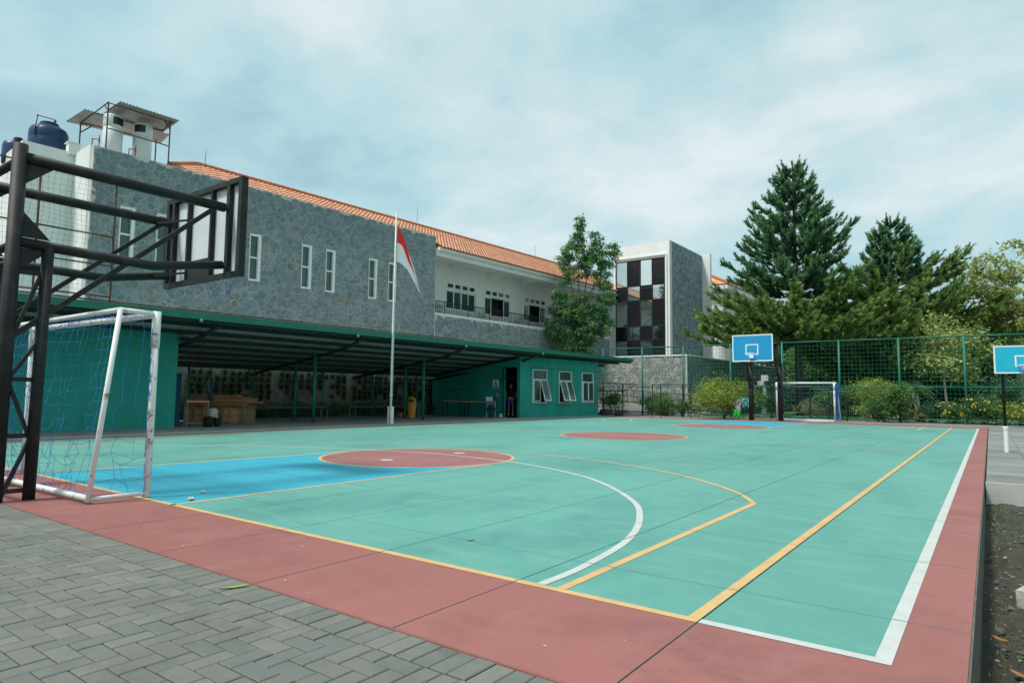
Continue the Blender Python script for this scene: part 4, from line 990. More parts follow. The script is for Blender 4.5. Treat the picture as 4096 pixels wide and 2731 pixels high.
for sgn, w0, w1 in ((1, pp_(.15,.16,.90), None), (-1, pp_(-.21,.10,.83), None)):
    w0 = Vector(w0)
    for k in range(4):
        d = (ZZ*-1+rx*(.12*(k-1.5))+fx*.2).normalized(); Lf = (.07,.08,.075,.06)[k]; s0 = w0+rx*(.012*(k-1.5))-ZZ*.01
        b = MB(); b.tube([s0, s0+d*Lf*.5, s0+(d+fx*.4).normalized()*Lf], [.009,.008,.006], 6); b.build('finger', M['skin'], body, True)

# ------------------------------------------------------------------ plant wall under the shelter: rows of hanging pots
pr_ = random.Random(5)
def pot_thing(): 
    p = thing('plant_pot', 'small black hanging pot of spiky leaves', 'plant pot', (0,0,0), 'hanging pots on the wall behind the shelter')
    b = MB(); b.lathe([(.062,-.17),(.088,-.02),(.096,-.02),(.096,.0),(.08,-.01)], (0,0,0), 10); b.build('pot', M['pot'], p)
    b = MB()
    for k in range(44):
        a = pr_.uniform(0,6.28); e_ = pr_.uniform(-.2,1.3); L = pr_.uniform(.12,.26); d = Vector((math.cos(a)*math.cos(e_), math.sin(a)*math.cos(e_), math.sin(e_))); w_ = d.cross(ZZ).normalized()*.012
        o = Vector((d.x,d.y,0))*.04-ZZ*.01; mid = o+d*L*.6; tip = o+d*L+Vector((d.x,d.y,-.4))*L*.25
        b.add([o-w_, o+w_, mid+w_, mid-w_, tip], [(0,1,2,3),(3,2,4)], pr_.random())
    b.build('plant', M['leafm'], p); return p
proto = pot_thing(); first = True
ROWN = ('top','second','third','fourth','lowest'); BAYN = ('next to the blue drinks cooler','above the plywood crate','over the right end of the planks','behind the two left shelter posts','left of the flagpole','behind the yellow bin','behind the dark tables')
rowz = [1.96, 1.71, 1.45, 1.20, .96]
s = 3.95
while s < 19.6:
    for ri, z in enumerate(rowz):
        if pr_.random() < (.03, .08, .14, .28, .42)[ri]: continue
        loc = bw(s+pr_.uniform(-.03,.03), .11, z+pr_.uniform(-.03,.03)) if s < 18.7 else bw(s, .11, z)
        if first: proto.location = loc; first = False; pt_ = proto
        else: pt_ = copy_tree(proto); pt_.location = loc
        pt_['label'] = 'black hanging pot of spiky leaves, %s row, %s' % (ROWN[ri], BAYN[min(len(BAYN)-1, int((s-3.9)/2.27))])
        pt_.rotation_euler = (0,0,pr_.uniform(0,6.28)); k = pr_.uniform(.85,1.15); pt_.scale = (k,k,k)
    s += pr_.uniform(.31,.36) if pr_.random() > .06 else .62
leaf_cloud('planting_bed', [tuple(bw(pr_.uniform(3,19.5), pr_.uniform(.15,.85), pr_.uniform(.05,.75)*pr_.random()**.5+.05)) for _ in range(420)], (.14,.14,.12), 26, .13, M['leafd'], None, 3, kind='stuff')
# low bent-pipe barriers in front of the plants
for i, (s0, s1) in enumerate(((5.4, 9.4), (10.6, 15.4), (16.3, 18.9))):
    b = MB(); P = [bw(s0,1.5,0), bw(s0,1.5,.40), bw(s0+.03,1.5,.46), bw(s0+.09,1.5,.48), bw(s1-.09,1.5,.48), bw(s1-.03,1.5,.46), bw(s1,1.5,.40), bw(s1,1.5,0)]
    b.tube(P, .028, 8); b.tube([bw(s0+.35,1.5,0), bw(s0+.35,1.5,.47)], .022, 6); b.tube([bw(s1-.35,1.5,0), bw(s1-.35,1.5,.47)], .022, 6)
    tag(b.build('pipe_barrier', M['pipegrey'], at=bw((s0+s1)/2,1.5,0)), ('low bent pipe barrier between the timber stack and the shelter post', 'low bent pipe barrier left of the flagpole under the shelter', 'low bent pipe barrier right of the rubbish bins under the shelter')[i], 'barrier', 'low pipe barriers under the shelter')
# ------------------------------------------------------------------ timber, crate, desk, bags
BX0, BX1 = Vector((-22.31,8.68,.012)), Vector((-20.62,9.93,.012)); bx = (BX1-BX0).normalized(); by = Vector((-bx.y,bx.x,0)); BLn = (BX1-BX0).length
t = thing('wooden_crate', 'long low plywood crate with pale battens standing under the shelter', 'crate', (BX0+BX1)/2)
b = MB(); b.obox(BX0, bx, by, ZZ, 0, BLn, .02, .9, .0, .50); b.build('plywood_body', M['ply'], t)
for i in range(7):
    u_ = .05+(BLn-.1)*i/6; b = MB(); b.obox(BX0, bx, by, ZZ, u_-.04, u_+.04, -.03, .018, .005, .55); b.build('batten', M['woodpale'], t)
for z in (.0, .245, .51):
    b = MB(); b.obox(BX0, bx, by, ZZ, 0, BLn, -.015, .0195, z+.006, z+.05); b.build('rail', M['woodpale'], t)
b = MB(); b.obox(BX0, bx, by, ZZ, BLn+.01, BLn+.13, -.05, .9, 0, .58); b.build('end_board', M['woodpale'], t)
pk = random.Random(3)
zt = .60
PLK = ('lowest brown plank, lying right on the plywood crate spacers', 'brown plank second from the bottom of the stack on the crate', 'brown plank third from the bottom, jutting out to the right', 'brown plank in the middle of the stack on the plywood crate', 'brown plank third from the top of the stack on the crate', 'brown plank just below the topmost one on the crate', 'short topmost brown plank of the stack on the crate')
for lay in range(7):
    L = BLn+(.2,.05,.5,.3,.1,-.3,-.8)[lay]; u0 = (-.05,.1,.05,0,.25,.4,.5)[lay]; v0 = -.05+lay*.05; b = MB(); b.obox(BX0, bx, by, ZZ, u0, u0+L, v0, v0+.55-lay*.03, zt, zt+.05, pk.random())
    tag(b.build('timber_plank', M['wood'], at=BX0+bx*(u0+L/2)+by*v0+ZZ*zt), PLK[lay], 'plank', 'planks stacked on the plywood crate')
    zt += .056
b = MB()
for u_ in (.3, 1.3, 2.3): b.obox(BX0, bx, by, ZZ, u_, u_+.08, 0, .6, .553, .598)
tag(b.build('spacer_block', M['woodpale'], at=BX0+ZZ*.55), 'row of small spacer blocks between the crate and the planks', 'spacer')
D0, D1 = Vector((-18.92,7.05,.012)), Vector((-18.75,7.62,.012)); dx = (D1-D0).normalized(); dy = Vector((-dx.y,dx.x,0)); DL = (D1-D0).length
t = thing('school_desk', 'narrow wooden topped metal desk frame standing in front of the crate', 'desk', (D0+D1)/2)
b = MB(); b.obox(D0, dx, dy, ZZ, -.03, DL+.03, -.02, .45, .78, .82); b.build('desktop', M['ply'], t)
for u_ in (0, DL):
    for v_ in (0, .43):
        b = MB(); b.obox(D0, dx, dy, ZZ, u_-.014, u_+.014, v_-.014, v_+.014, 0, .779); b.build('leg', M['pipegrey'], t)
b = MB(); b.obox(D0, dx, dy, ZZ, .015, DL-.015, -.012, .012, .12, .15); b.build('stretcher', M['pipegrey'], t)
b = MB(); b.tube([D0+dy*.43+ZZ*.82, D0+dy*.43+ZZ*1.5], .012, 6); b.tube([D0+dx*DL+dy*.43+ZZ*.82, D0+dx*DL+dy*.43+ZZ*1.62], .012, 6); b.tube([D0+dy*.43+ZZ*1.4, D0+dx*DL+dy*.43+ZZ*1.38], .010, 6)
tag(b.build('metal_rack', M['rust'], at=D0+dy*.43+ZZ*.82), 'thin rusty metal rack standing on the small desk', 'rack')
def blob(name, label, cat, c, r, m, seed, n=14, k=9, group=None):
    rg_ = random.Random(seed); b = MB(); V = []
    for i in range(k+1):
        ph = PI*i/k
        for j in range(n):
            a = 2*PI*j/n; q = 1+.12*math.sin(3*a+seed)+rg_.uniform(-.06,.06); sp_ = lambda v, e: math.copysign(abs(v)**e, v); V.append((c[0]+r[0]*q*max(0,math.sin(ph))**.45*sp_(math.cos(a),.6)+.04*(1-math.cos(ph))*r[2], c[1]+r[1]*q*max(0,math.sin(ph))**.45*sp_(math.sin(a),.6), c[2]+r[2]*(1-sp_(math.cos(ph),.8))))
    b.add(V, [(i*n+j, i*n+(j+1)%n, (i+1)*n+(j+1)%n, (i+1)*n+j) for i in range(k) for j in range(n)]); return b
c = D0+dx*.62-dy*.05
b = blob(0,0,0,(c.x,c.y,.012),(.17,.13,.17),0,2); o = b.build('duffel_bag', M['bagblack'], None, True, at=c); tag(o, 'black bag lying under the pale rucksack by the desk', 'bag')
b = blob(0,0,0,(c.x+.03,c.y+.1,.30),(.16,.12,.15),0,4); tag(b.build('rucksack', M['canvas'], None, True, at=c+ZZ*.3), 'pale beige rucksack resting on the black bag by the desk', 'bag')
c2 = c+dx*.26; b = blob(0,0,0,(c2.x,c2.y,.012),(.11,.09,.21),0,6); t = b.build('backpack', M['bagblack'], None, True, at=c2); tag(t, 'black backpack with a yellow patch at the right of the desk', 'bag')
b = MB(); b.obox(c2+dy*-.095+ZZ*.26, dx, dy, ZZ, -.06, .03, -.01, .012, 0, .10); b.build('patch', M['lime'], t)
b = MB(); VB = Vector((-20.9,7.55,.012)); vx_ = Vector((.8,.6,0)); vy_ = Vector((-.6,.8,0))
b.obox(VB, vx_, vy_, ZZ, -.6, .0, 0, .55, 0, 1.72); t = b.build('drinks_cooler', M['vend'], at=VB); tag(t, 'tall dark drinks cooler with a blue edge beside the green store room', 'cooler')
b = MB(); b.obox(VB, vx_, vy_, ZZ, -.56, -.09, -.012, -.003, .12, 1.66); b.build('door', M['dark'], t)
text_obj('POLYTRON', .11, VB+vx_*-.045-vy_*.014+ZZ*1.22, -ZZ, vx_, M['whitepaint'], t)
# bins
def bin_thing(loc, m, label, dome):
    t = thing('rubbish_bin', label, 'bin', loc); b = MB(); b.lathe([(.17,0),(.215,.60),(.235,.60),(.235,.66),(.215,.66)], loc, 20); b.build('body', m, t, False)
    b = MB(); b.lathe([(.22,.662),(.22,.72),(.19,.86),(.12,.95),(.02,.98)] if dome else [(.225,.662),(.225,.70),(.12,.74),(.02,.745)], loc, 20); b.build('lid', m, t, True)
    if dome: b = MB(); b.obox(Vector(loc)+Vector((.10,-.14,.77)), Vector((.8,.6,0)), Vector((-.6,.8,0)), ZZ, -.08, .12, -.09, -.03, -.03, .08); b.build('flap', M['dark'], t)
bin_thing((-20.62,18.50,.012), M['binyellow'], 'yellow rubbish bin with a domed swing lid under the shelter', True)
bin_thing((-20.85,19.12,.012), M['bingreen'], 'dark green rubbish bin right of the yellow bin', False)
b = MB(); b.lathe([(.09,0),(.13,.2),(.14,.2),(.14,.23),(.12,.22)], (-20.85,18.0,.012), 14); tag(b.build('flower_pot', M['terra'], at=(-20.85,18.0,.012)), 'terracotta pot at the foot of the yellow bin', 'pot')
# tables, laptop, folding chair
def table(loc, ux, L, Wd, H, label, m):
    t = thing('table', label, 'table', loc); loc = Vector(loc); ux = Vector(ux).normalized(); uy = Vector((-ux.y,ux.x,0))
    b = MB(); b.obox(loc, ux, uy, ZZ, -L/2, L/2, -Wd/2, Wd/2, H-.03, H); b.build('tabletop', m, t)
    for a in (-1,1):
        for c in (-1,1): b = MB(); b.obox(loc, ux, uy, ZZ, a*(L/2-.05)-.02, a*(L/2-.05)+.02, c*(Wd/2-.05)-.02, c*(Wd/2-.05)+.02, 0, H-.031); b.build('leg', M['gsteeldk'], t)
    return t
table((-19.35,21.95,.012), (.92,.25,0), 1.5, .6, .76, 'dark table carrying the laptop along the hut side wall', M['ply'])
table((-20.85,21.75,.012), (.92,.25,0), 1.1, .6, .78, 'second dark table farther in along the hut side wall', M['ply'])
t = thing('laptop', 'open silver laptop on the table by the hut wall', 'laptop', (-18.75,22.0,.78)); l0 = Vector((-18.75,22.0,.775)); lx = Vector((.75,.66,0)); ly_ = Vector((-.66,.75,0))
b = MB(); b.obox(l0, lx, ly_, ZZ, -.17, .17, -.12, .12, 0, .02); b.build('base', M['laptop'], t)
dz = (ZZ*.93+ly_*.36).normalized(); b = MB(); b.obox(l0+ly_*.12+ZZ*.021, lx, dz, lx.cross(dz), -.17, .17, 0, .24, -.006, .006); b.build('screen', M['laptop'], t)
t = thing('folding_chair', 'chrome legged folding chair with dark blue seat next to the hut doorway', 'chair', (-18.65,22.15,.012)); c0 = Vector((-18.45,21.75,.012)); cx_ = Vector((.8,.6,0)); cy_ = Vector((-.6,.8,0))
for a in (-.2,.2):
    for q, w_ in (((-.18,.0),(.22,.78)), ((.25,.0),(-.12,.46))):
        b = MB(); b.tube([c0+cx_*a+cy_*q[0]+ZZ*q[1], c0+cx_*a+cy_*w_[0]+ZZ*w_[1]], .012, 8); b.build('leg', M['chrome'], t)
b = MB(); b.obox(c0, cx_, cy_, ZZ, -.2, .2, -.18, .2, .44, .47); b.build('seat', M['bagblack'], t)
b = MB(); b.obox(c0, cx_, cy_, ZZ, -.2, .2, .19, .215, .60, .80); b.build('backrest', M['vend'], t)
b = MB()
for p, q in (((0,0,0),(0,0,.55)), ((1.3,0,0),(1.3,0,.55)), ((0,0,.55),(1.3,0,.55)), ((.65,0,0),(.65,0,.55)), ((0,0,.03),(1.3,0,.03))):
    f_ = lambda v: Vector((-21.35,21.75,.81))+Vector((.92,.25,0)).normalized()*v[0]+ZZ*v[2]; b.tube([f_(p), f_(q)], .018, 6)
tag(b.build('metal_rack', M['gsteeldk'], at=(-21.35,21.75,.81)), 'dark metal rack standing on the table far in under the shelter', 'rack')
# ================================================================== FLAGPOLE
fb = Vector((-16.36,13.19,.012)); t = thing('flagpole', 'thin white flagpole standing in front of the green shelter', 'flagpole', fb); TOP = Vector((-16.36,13.22,7.92))
b = MB(); b.tube([fb, fb+ZZ*2.3, fb+(TOP-fb)*.6, TOP], [.042,.042,.034,.024], 12); b.sphere(TOP, .035); b.build('pole', M['pole'], t, True)
b = MB()
for dxx in (-.10, .045): b.box(fb.x+dxx-.0, fb.x+dxx+.055, fb.y-.06, fb.y+.06, 0.012, .66)
b.build('base_clamp', M['pole'], t)
b = MB(); b.lathe([(.055,1.03),(.06,1.05),(.055,1.09)], fb, 10); b.build('collar', M['pole'], t)
b = MB(); b.tube([fb+Vector((.055,.02,.9)), TOP+Vector((.04,.02,-.1))], .005, 4); b.build('halyard', M['pole'], t)
# flag hanging limp: folded white strip, red half, white half
def ln_(P): return spline([Vector(p) for p in P], 5) if False else [tuple(p) for p in spline([tuple(p) for p in P], 5)]
FT = ln_([(.05,7.44),(.40,6.87),(.60,6.47),(.81,6.10),(1.14,5.47),(1.29,5.03)]); FR_ = ln_([(.05,7.44),(.42,6.86),(.60,6.46),(.79,6.05),(1.08,5.56),(1.28,5.04)])
FM = ln_([(.04,6.74),(.33,6.64),(.60,6.17),(.85,5.83),(1.07,5.52),(1.27,5.06)]); FB = ln_([(.04,6.02),(.28,5.98),(.62,5.78),(.90,5.43),(1.08,5.24),(1.27,5.04)])
fl = MB(); n_ = len(FT); rowsF = [FT, FR_]; xo = [.10, .0]
for k in range(1, 7): rowsF.append([tuple(a_+(b_-a_)*k/6 for a_, b_ in zip(p, q)) for p, q in zip(FR_, FM)])
for k in range(1, 9): rowsF.append([tuple(a_+(b_-a_)*k/8 for a_, b_ in zip(p, q)) for p, q in zip(FM, FB)])
for j, row in enumerate(rowsF):
    for i, (dy_, z_) in enumerate(row):
        u_ = i/(n_-1); xx = .06*u_*math.sin(j*.75+u_*3.0); fl.v.append((TOP.x+.03+xx, TOP.y+dy_, z_))
for j in range(len(rowsF)-1):
    for i in range(n_-1): q = j*n_+i; fl.f.append((q,q+1,q+n_+1,q+n_)); fl.r.append(.5); fl.m.append(1 if j == 0 or j >= 7 else 0)
tag(fl.build('flag', [M['flagred'], M['flagwhite']], None, True, at=TOP+Vector((.04,.03,-1))), 'red over white flag hanging limp near the top of the pole', 'flag')
# ================================================================== GOALS AND HOOPS
def net_patch(mb, A, Bq, Cq, Dq, nu, nv, sag, seed, rad=.0021, axis=(0,-1,0)):
    # A-B upper edge, D-C lower edge
    rg = random.Random(seed); A, Bq, Cq, Dq = map(Vector, (A,Bq,Cq,Dq)); ax = Vector(axis); g = {}
    for i in range(nu+1):
        for j in range(nv+1):
            u_, v_ = i/nu, j/nv; p = (A*(1-u_)+Bq*u_)*(1-v_)+(Dq*(1-u_)+Cq*u_)*v_; e = math.sin(PI*u_)*math.sin(PI*min(1,v_*1.0))
            p = p+ax*sag*e*(.6+.4*math.sin(u_*5+seed))+Vector((rg.gauss(0,1),rg.gauss(0,1),rg.gauss(0,1)))*.007*(1+7*v_**2)*min(1,e*3)-ZZ*.05*e*math.sin(9*u_+seed); g[i,j] = p
    for i in range(nu+1):
        for j in range(nv):
            if rg.random() > .03: mb.tube([g[i,j], (g[i,j]+g[i,j+1])/2+Vector((rg.gauss(0,.008),rg.gauss(0,.008),rg.gauss(0,.008))), g[i,j+1]], rad, 3, cap=False)
    for i in range(nu):
        for j in range(nv+1):
            if rg.random() > .10: mb.tube([g[i,j], (g[i,j]+g[i+1,j])/2-ZZ*rg.uniform(0,.02), g[i+1,j]], rad, 3, cap=False)
def goal(label, netlabel, FR, FL, TBR, TBL, BR_, BL_, H, r, m, seed, netm, front_bar=False, dens=1.0):
    t = thing('goal', label, 'goal', ((FR[0]+FL[0])/2, FR[1], .01)); f3 = lambda p, z: Vector((p[0],p[1],z))
    for p in (FR, FL):
        b = MB(); b.tube([f3(p,.01), f3(p,H)], r, 14); b.tube([f3(p,H*.80), f3(p,H)], r*1.22, 14); b.build('post', m, t, True)
    b = MB(); b.tube([f3(FR,H-r), f3(FL,H-r)], r*.95, 14); b.build('crossbar', m, t, True)
    for top, bot, fp in ((TBR,BR_,FR), (TBL,BL_,FL)):
        b = MB(); b.tube([f3(top,H-.02), f3(bot,.02)], r*.72, 10); b.build('rear_stay', m, t, True)
        b = MB(); b.tube([f3(fp,H-.03), f3(top,H-.02)], r*.75, 10); b.build('top_side_bar', m, t, True)
        b = MB(); b.tube([f3(fp,.05), f3(bot,.05)], r*.6, 10); b.build('ground_side_bar', m, t, True)
    b = MB(); b.tube([f3(TBR,H-.02), f3(TBL,H-.02)], r*.75, 10); b.build('rear_top_bar', m, t, True)
    b = MB(); b.tube([f3(BR_,.06), f3(BL_,.06)], r*.85, 10); b.build('rear_ground_bar', m, t, True)
    if front_bar: b = MB(); b.tube([f3(FR,.03), f3(FL,.03)], r*.6, 8); b.build('front_ground_bar', m, t, True)
    n = MB(); W_ = abs(FR[0]-FL[0]); nu = int(W_/.135*dens); nv = int(H/.135*dens)
    net_patch(n, f3(TBR,H-.03), f3(TBL,H-.03), f3(BL_,.07), f3(BR_,.07), nu, nv, .10, seed)
    net_patch(n, f3(FR,H-.05), f3(TBR,H-.03), f3(BR_,.07), f3(FR,.07), max(3,int(.55/.14*dens)), nv, .0, seed+1)
    net_patch(n, f3(FL,H-.05), f3(TBL,H-.03), f3(BL_,.07), f3(FL,.07), max(3,int(.55/.14*dens)), nv, .0, seed+2)
    net_patch(n, f3(FR,H-.03), f3(FL,H-.03), f3(TBL,H-.03), f3(TBR,H-.03), nu, 3, .0, seed+3)
    rg = random.Random(seed)
    for k in range(26):                                   # slack net bunched along the ground bar and at the near post
        u_ = rg.random(); p = f3(BR_,.08)*(1-u_)+f3(BL_,.08)*u_; q = p+Vector((rg.uniform(-.3,.3), rg.uniform(-.02,.08), rg.uniform(-.05,.06)))
        n.tube([p, (p+q)/2+ZZ*rg.uniform(0,.07), q], .004, 3, cap=False)
    for k in range(12):
        z = rg.uniform(.1,1.9); p = f3(FR,z)+Vector((.0,-r-.004,0)); n.tube([p+Vector((rg.uniform(-.03,.04),0,0)), p+Vector((.02,-.01,-.12)), p+Vector((rg.uniform(-.03,.05),0,-.28))], .004, 3, cap=False)
    tag(n.build('goal_net', netm, at=((FR[0]+FL[0])/2, FR[1], .01)), netlabel, 'net')
goal('near white futsal goal with chipped rusty paint at the left', 'tangled blue net hung on the near rusty goal', (-6.06,.07), (-9.41,-.03), (-6.06,-.30), (-9.40,-.30), (-6.05,-.50), (-9.41,-.56), 2.0, .036, M['goal'], 5, M['net'])
goal('far white futsal goal in front of the wire fence', 'blue net bunched at the posts of the far goal', (-4.72,30.75), (-7.28,30.5), (-4.68,31.1), (-7.24,30.85), (-4.62,31.6), (-7.18,31.35), 1.9, .04, M['goalclean'], 9, M['net'], True, .6)
b = MB()
for x, y in ((-7.24,30.62), (-4.68,30.88)):
    for k in range(7):
        xx = x+.02+.012*k; b.tube([(xx,y+.02*k,1.82), (xx+.02*math.sin(k),y+.05,1.1), (xx+.03*math.cos(k*2),y+.03,.5), (xx+.02*k-.04,y+.05,.06)], .012, 4, cap=False)
tag(b.build('furled_net', M['net'], at=(-6,30.8,.05)), 'blue net rolled down along both posts of the far goal', 'net')

def ring_net(mb, c, r, L, n, rad=.004, seed=1):
    rg = random.Random(seed); c = Vector(c)
    for k in range(n):
        for sg in (1,-1):
            P = []
            for j in range(5):
                t = j/4; a = 2*PI*k/n+sg*t*.9; q = r*(1-.42*t)+rg.gauss(0,.006); P.append(c+Vector((q*math.cos(a), q*math.sin(a), -L*t)))
            mb.tube(P, rad, 3, cap=False)
# near hoop, seen from behind: tall and short columns, four long arms, board frame
bk = thing('basketball_hoop', 'near black tubular basketball stand seen from behind at the left edge', 'basketball hoop', (-7.6,-.9,0))
def tb(name, pts, r, n=14, par=bk, m='black'): b = MB(); b.tube(pts, r, n); return b.build(name, M[m], par, True)
BY = 1.27
for X in (-6.85, -8.30):
    tb('tall_column', [(X,-1.04,0),(X,-1.04,3.70)], .068); tb('short_column', [(X+.03,-.76,0),(X,-.73,2.66)], .057)
    tb('upper_arm', [(X,-1.02,3.57),(X,BY-.05,3.57)], .061); tb('lower_arm', [(X,-1.02,2.67),(X,.35,2.64),(X,BY-.05,2.80)], .055)
    b = MB(); b.beam((X,-1.06,1.62),(X,1.12,3.56), .035, .055, up=(0,0,1)); b.build('strut', M['black'], bk)
    if X > -7: pass
    if X < -7:
        for z in (3.52, 2.76): b = MB(); b.beam((X+.05,1.0,z),(-7.87,BY-.03,z+.04), .025, .025); b.build('brace', M['black'], bk)
    # lattice between the two columns
    for z0, z1 in ((.02,.62),(1.22,.62),(1.24,1.62),(1.66,2.35)):
        b = MB(); b.beam((X,-1.0 if z0 != 1.24 else -1.0, z0 if True else 0),(X,-.78,z1), .03, .05, up=(1,0,0)); b.build('lacing', M['black'], bk)
    for z in (.10, .66, 1.24, 2.36):
        b = MB(); b.beam((X,-1.0,z),(X,-.78,z), .03, .045); b.build('lacing_bar', M['black'], bk)
    for zs, zc in ((3.52,-.22),(2.73,.26),(2.61,-.22)):
        b = MB(); P = [(X-.008,-.97,zs),(X-.008,-.72,zs),(X-.008,-.97,zs+zc)]; b.add([*P, *[(x+.016,y,z) for x,y,z in P]], [(0,1,2),(5,4,3),(0,3,4,1),(1,4,5,2),(2,5,3,0)]); b.build('gusset', M['black'], bk)
for z in (3.57, 2.67): tb('cross_bar', [(-6.85,-1.04,z-.04),(-8.30,-1.04,z-.04)], .045)
for z in (2.45, .35): tb('cross_bar', [(-6.85,-1.04,z),(-8.30,-1.04,z)], .035)
bd = thing_dummy = None
b = MB(); b.box(-8.47, -6.54, BY+.045, BY+.065, 2.66, 3.93); board = b.build('backboard', M['acrylic'], bk)
def bar(x0, x1, z0, z1, y0=BY-.02, y1=BY+.043): b = MB(); b.box(x0, x1, y0, y1, z0, z1); b.build('frame_bar', M['black'], board)
bar(-6.58,-6.50,2.63,3.95, BY-.02, BY+.07); bar(-8.50,-8.43,2.63,3.95, BY-.02, BY+.07); bar(-8.428,-6.582,3.88,3.95); bar(-8.428,-6.582,2.63,2.70)
bar(-6.86,-6.79,2.702,3.878); bar(-8.33,-8.26,2.702,3.878); bar(-7.27,-7.23,2.702,3.878); bar(-7.89,-7.85,2.702,3.878); bar(-7.848,-7.272,2.702,2.96, BY+.0, BY+.03); 
b = MB(); N_ = 28
b.tube([(-7.56+.225*math.cos(2*PI*k/N_), BY+.33+.225*math.sin(2*PI*k/N_), 2.82) for k in range(N_+1)], .010, 8); b.box(-7.68,-7.44, BY+.066, BY+.10, 2.77, 2.85); b.build('rim', M['redpipe'], bk)
b = MB(); ring_net(b, (-7.56,BY+.33,2.81), .22, .36, 5, .003, 3); b.build('hoop_net', M['net'], bk)

def far_hoop(label, xs, ycol, yb, bx0, bx1, bz0, bz1, bm, armz, seed, tree_like=True):
    t = thing('basketball_hoop', label, 'basketball hoop', ((xs[0]+xs[1])/2, ycol, 0)); q = lambda nm, P, r, m='black': tb(nm, P, r, 12, t, m)
    for X in xs:
        if tree_like:
            q('column', [(X,ycol,0),(X,ycol,bz0-.02)], .125); q('column_head', [(X,ycol,bz0-.25),(X,ycol,armz[1])], .07)
            q('brace', [(X,ycol-.06,1.55),(X,ycol-.75,bz0-.12)], .045); q('brace', [(X,ycol-.02,1.9),(X,yb+.35,armz[1]-.2)], .045)
            q('stump', [(X,ycol+.12,1.35),(X+.02,ycol+.16,1.62)], .05)
        else:
            q('column', [(X,ycol,0),(X,ycol,bz1-.1)], .05); q('brace', [(X+.02,ycol+.75,0),(X-.02,yb+.2,bz0+.1)], .055)
        for z in armz: q('arm', [(X,ycol,z),(X,yb+.06,z)], .055)
    q('cross_bar', [(xs[0],ycol-.5,armz[0]),(xs[1],ycol-.5,armz[0])], .04)
    b = MB(); b.box(bx0, bx1, yb, yb+.04, bz0, bz1); bo = b.build('backboard', M[bm], t); e = .055; y0 = yb-.006
    b = MB(); b.box(bx0,bx1,y0,yb-.001,bz1-e,bz1); b.box(bx0,bx1,y0,yb-.001,bz0,bz0+e); b.box(bx0,bx0+e,y0,yb-.001,bz0+e+.001,bz1-e-.001); b.box(bx1-e,bx1,y0,yb-.001,bz0+e+.001,bz1-e-.001); b.build('white_border', M['boardwhite'], bo)
    cx = (bx0+bx1)/2+(-.02); zr = bz0+(bz1-bz0)*.245; b = MB(); w2, hh = .30, (bz1-bz0)*.40
    b.box(cx-w2,cx+w2,y0,yb-.001,zr+hh-e,zr+hh); b.box(cx-w2,cx+w2,y0,yb-.001,zr,zr+e); b.box(cx-w2,cx-w2+e,y0,yb-.001,zr+e+.001,zr+hh-e-.001); b.box(cx+w2-e,cx+w2,y0,yb-.001,zr+e+.001,zr+hh-e-.001); b.build('target_square', M['boardwhite'], bo)
    b = MB(); rz = zr+.04; b.tube([(cx+.225*math.cos(2*PI*k/24), yb-.35+.225*math.sin(2*PI*k/24), rz) for k in range(25)], .013, 8); b.box(cx-.10,cx+.10,yb-.12,yb-.008,rz-.20,rz+.01); b.tube([(cx-.2,yb-.30,rz-.01),(cx,yb-.03,rz-.2)], .01, 5); b.build('rim', M['whitepaint'], t)
    return t, (cx, yb-.35, rz)
far_hoop('far left basketball hoop with a blue board on two thick black columns', (-8.42,-7.02), 30.15, 28.5, -8.80,-6.90, 2.85, 4.14, 'boardblue', (2.82, 3.86), 4)
hp, rc = far_hoop('far right basketball hoop with a cyan board cut by the right edge', (1.72,2.75), 31.7, 30.0, 1.43,3.45, 2.22, 3.36, 'boardcyan', (2.3, 3.2), 6, False)
b = MB(); ring_net(b, (rc[0],rc[1],rc[2]-.01), .22, .40, 12, .006, 8); b.build('hoop_net', M['net'], hp)
# white pipe bollard on the right
t = thing('bollard', 'short white pipe bollard with a cap on the grey paving right of the court', 'bollard', (1.50,14.78,0))
b = MB(); b.lathe([(.045,0),(.045,.53)], (1.50,14.78,0), 16); b.build('pipe', M['pole'], t, False); b = MB(); b.lathe([(.054,.50),(.054,.555),(.04,.565)], (1.50,14.78,0), 16); b.build('cap', M['pole'], t)
# ================================================================== STAIR TOWER
tw = thing('stair_tower', 'white stair tower with black louvre and glass grid and a grey stone side', 'building', (-20.3,46,0))
TY = 43.0; XL, XR = -22.75, -18.02
CX = [-22.56,-21.56,-20.47,-19.46,-18.45]; RZ_ = [11.75,9.71,8.56,6.52,5.43,3.3]
b = MB(); b.box(XL, CX[0]-.04, TY, TY+.3, 0, 13.0); b.box(CX[4]+.04, -18.10, TY, TY+.3, 0, 13.02); b.box(CX[0]-.04, CX[4]+.04, TY, TY+.3, 11.80, 13.0); b.box(CX[0]-.04, CX[4]+.04, TY, TY+.3, 0, RZ_[5])
b.box(-18.32,-18.22,TY-.10,TY-.002,0,11.95); b.box(XL+.02,-18.22,TY-.10,TY-.002,11.951,12.05); b.box(-18.099,-17.99,TY-.10,TY+.35,0,13.05)
b.build('front_wall', M['white'], tw)
b = MB(); b.box(-18.06,-18.005,TY+.352,49.85,0,13.05); b.build('stone_side', M['stonefar'] if 'stonefar' in M else M['stone'], tw)
b = MB(); b.box(-18.30,-18.062,TY+.352,49.84,0,13.0); b.box(XL,XL+.2,TY+.302,49.499,0,12.6)
b.box(-18.6,-17.30,49.86,50.2,0,13.17); b.build('white_wall', M['white'], tw)
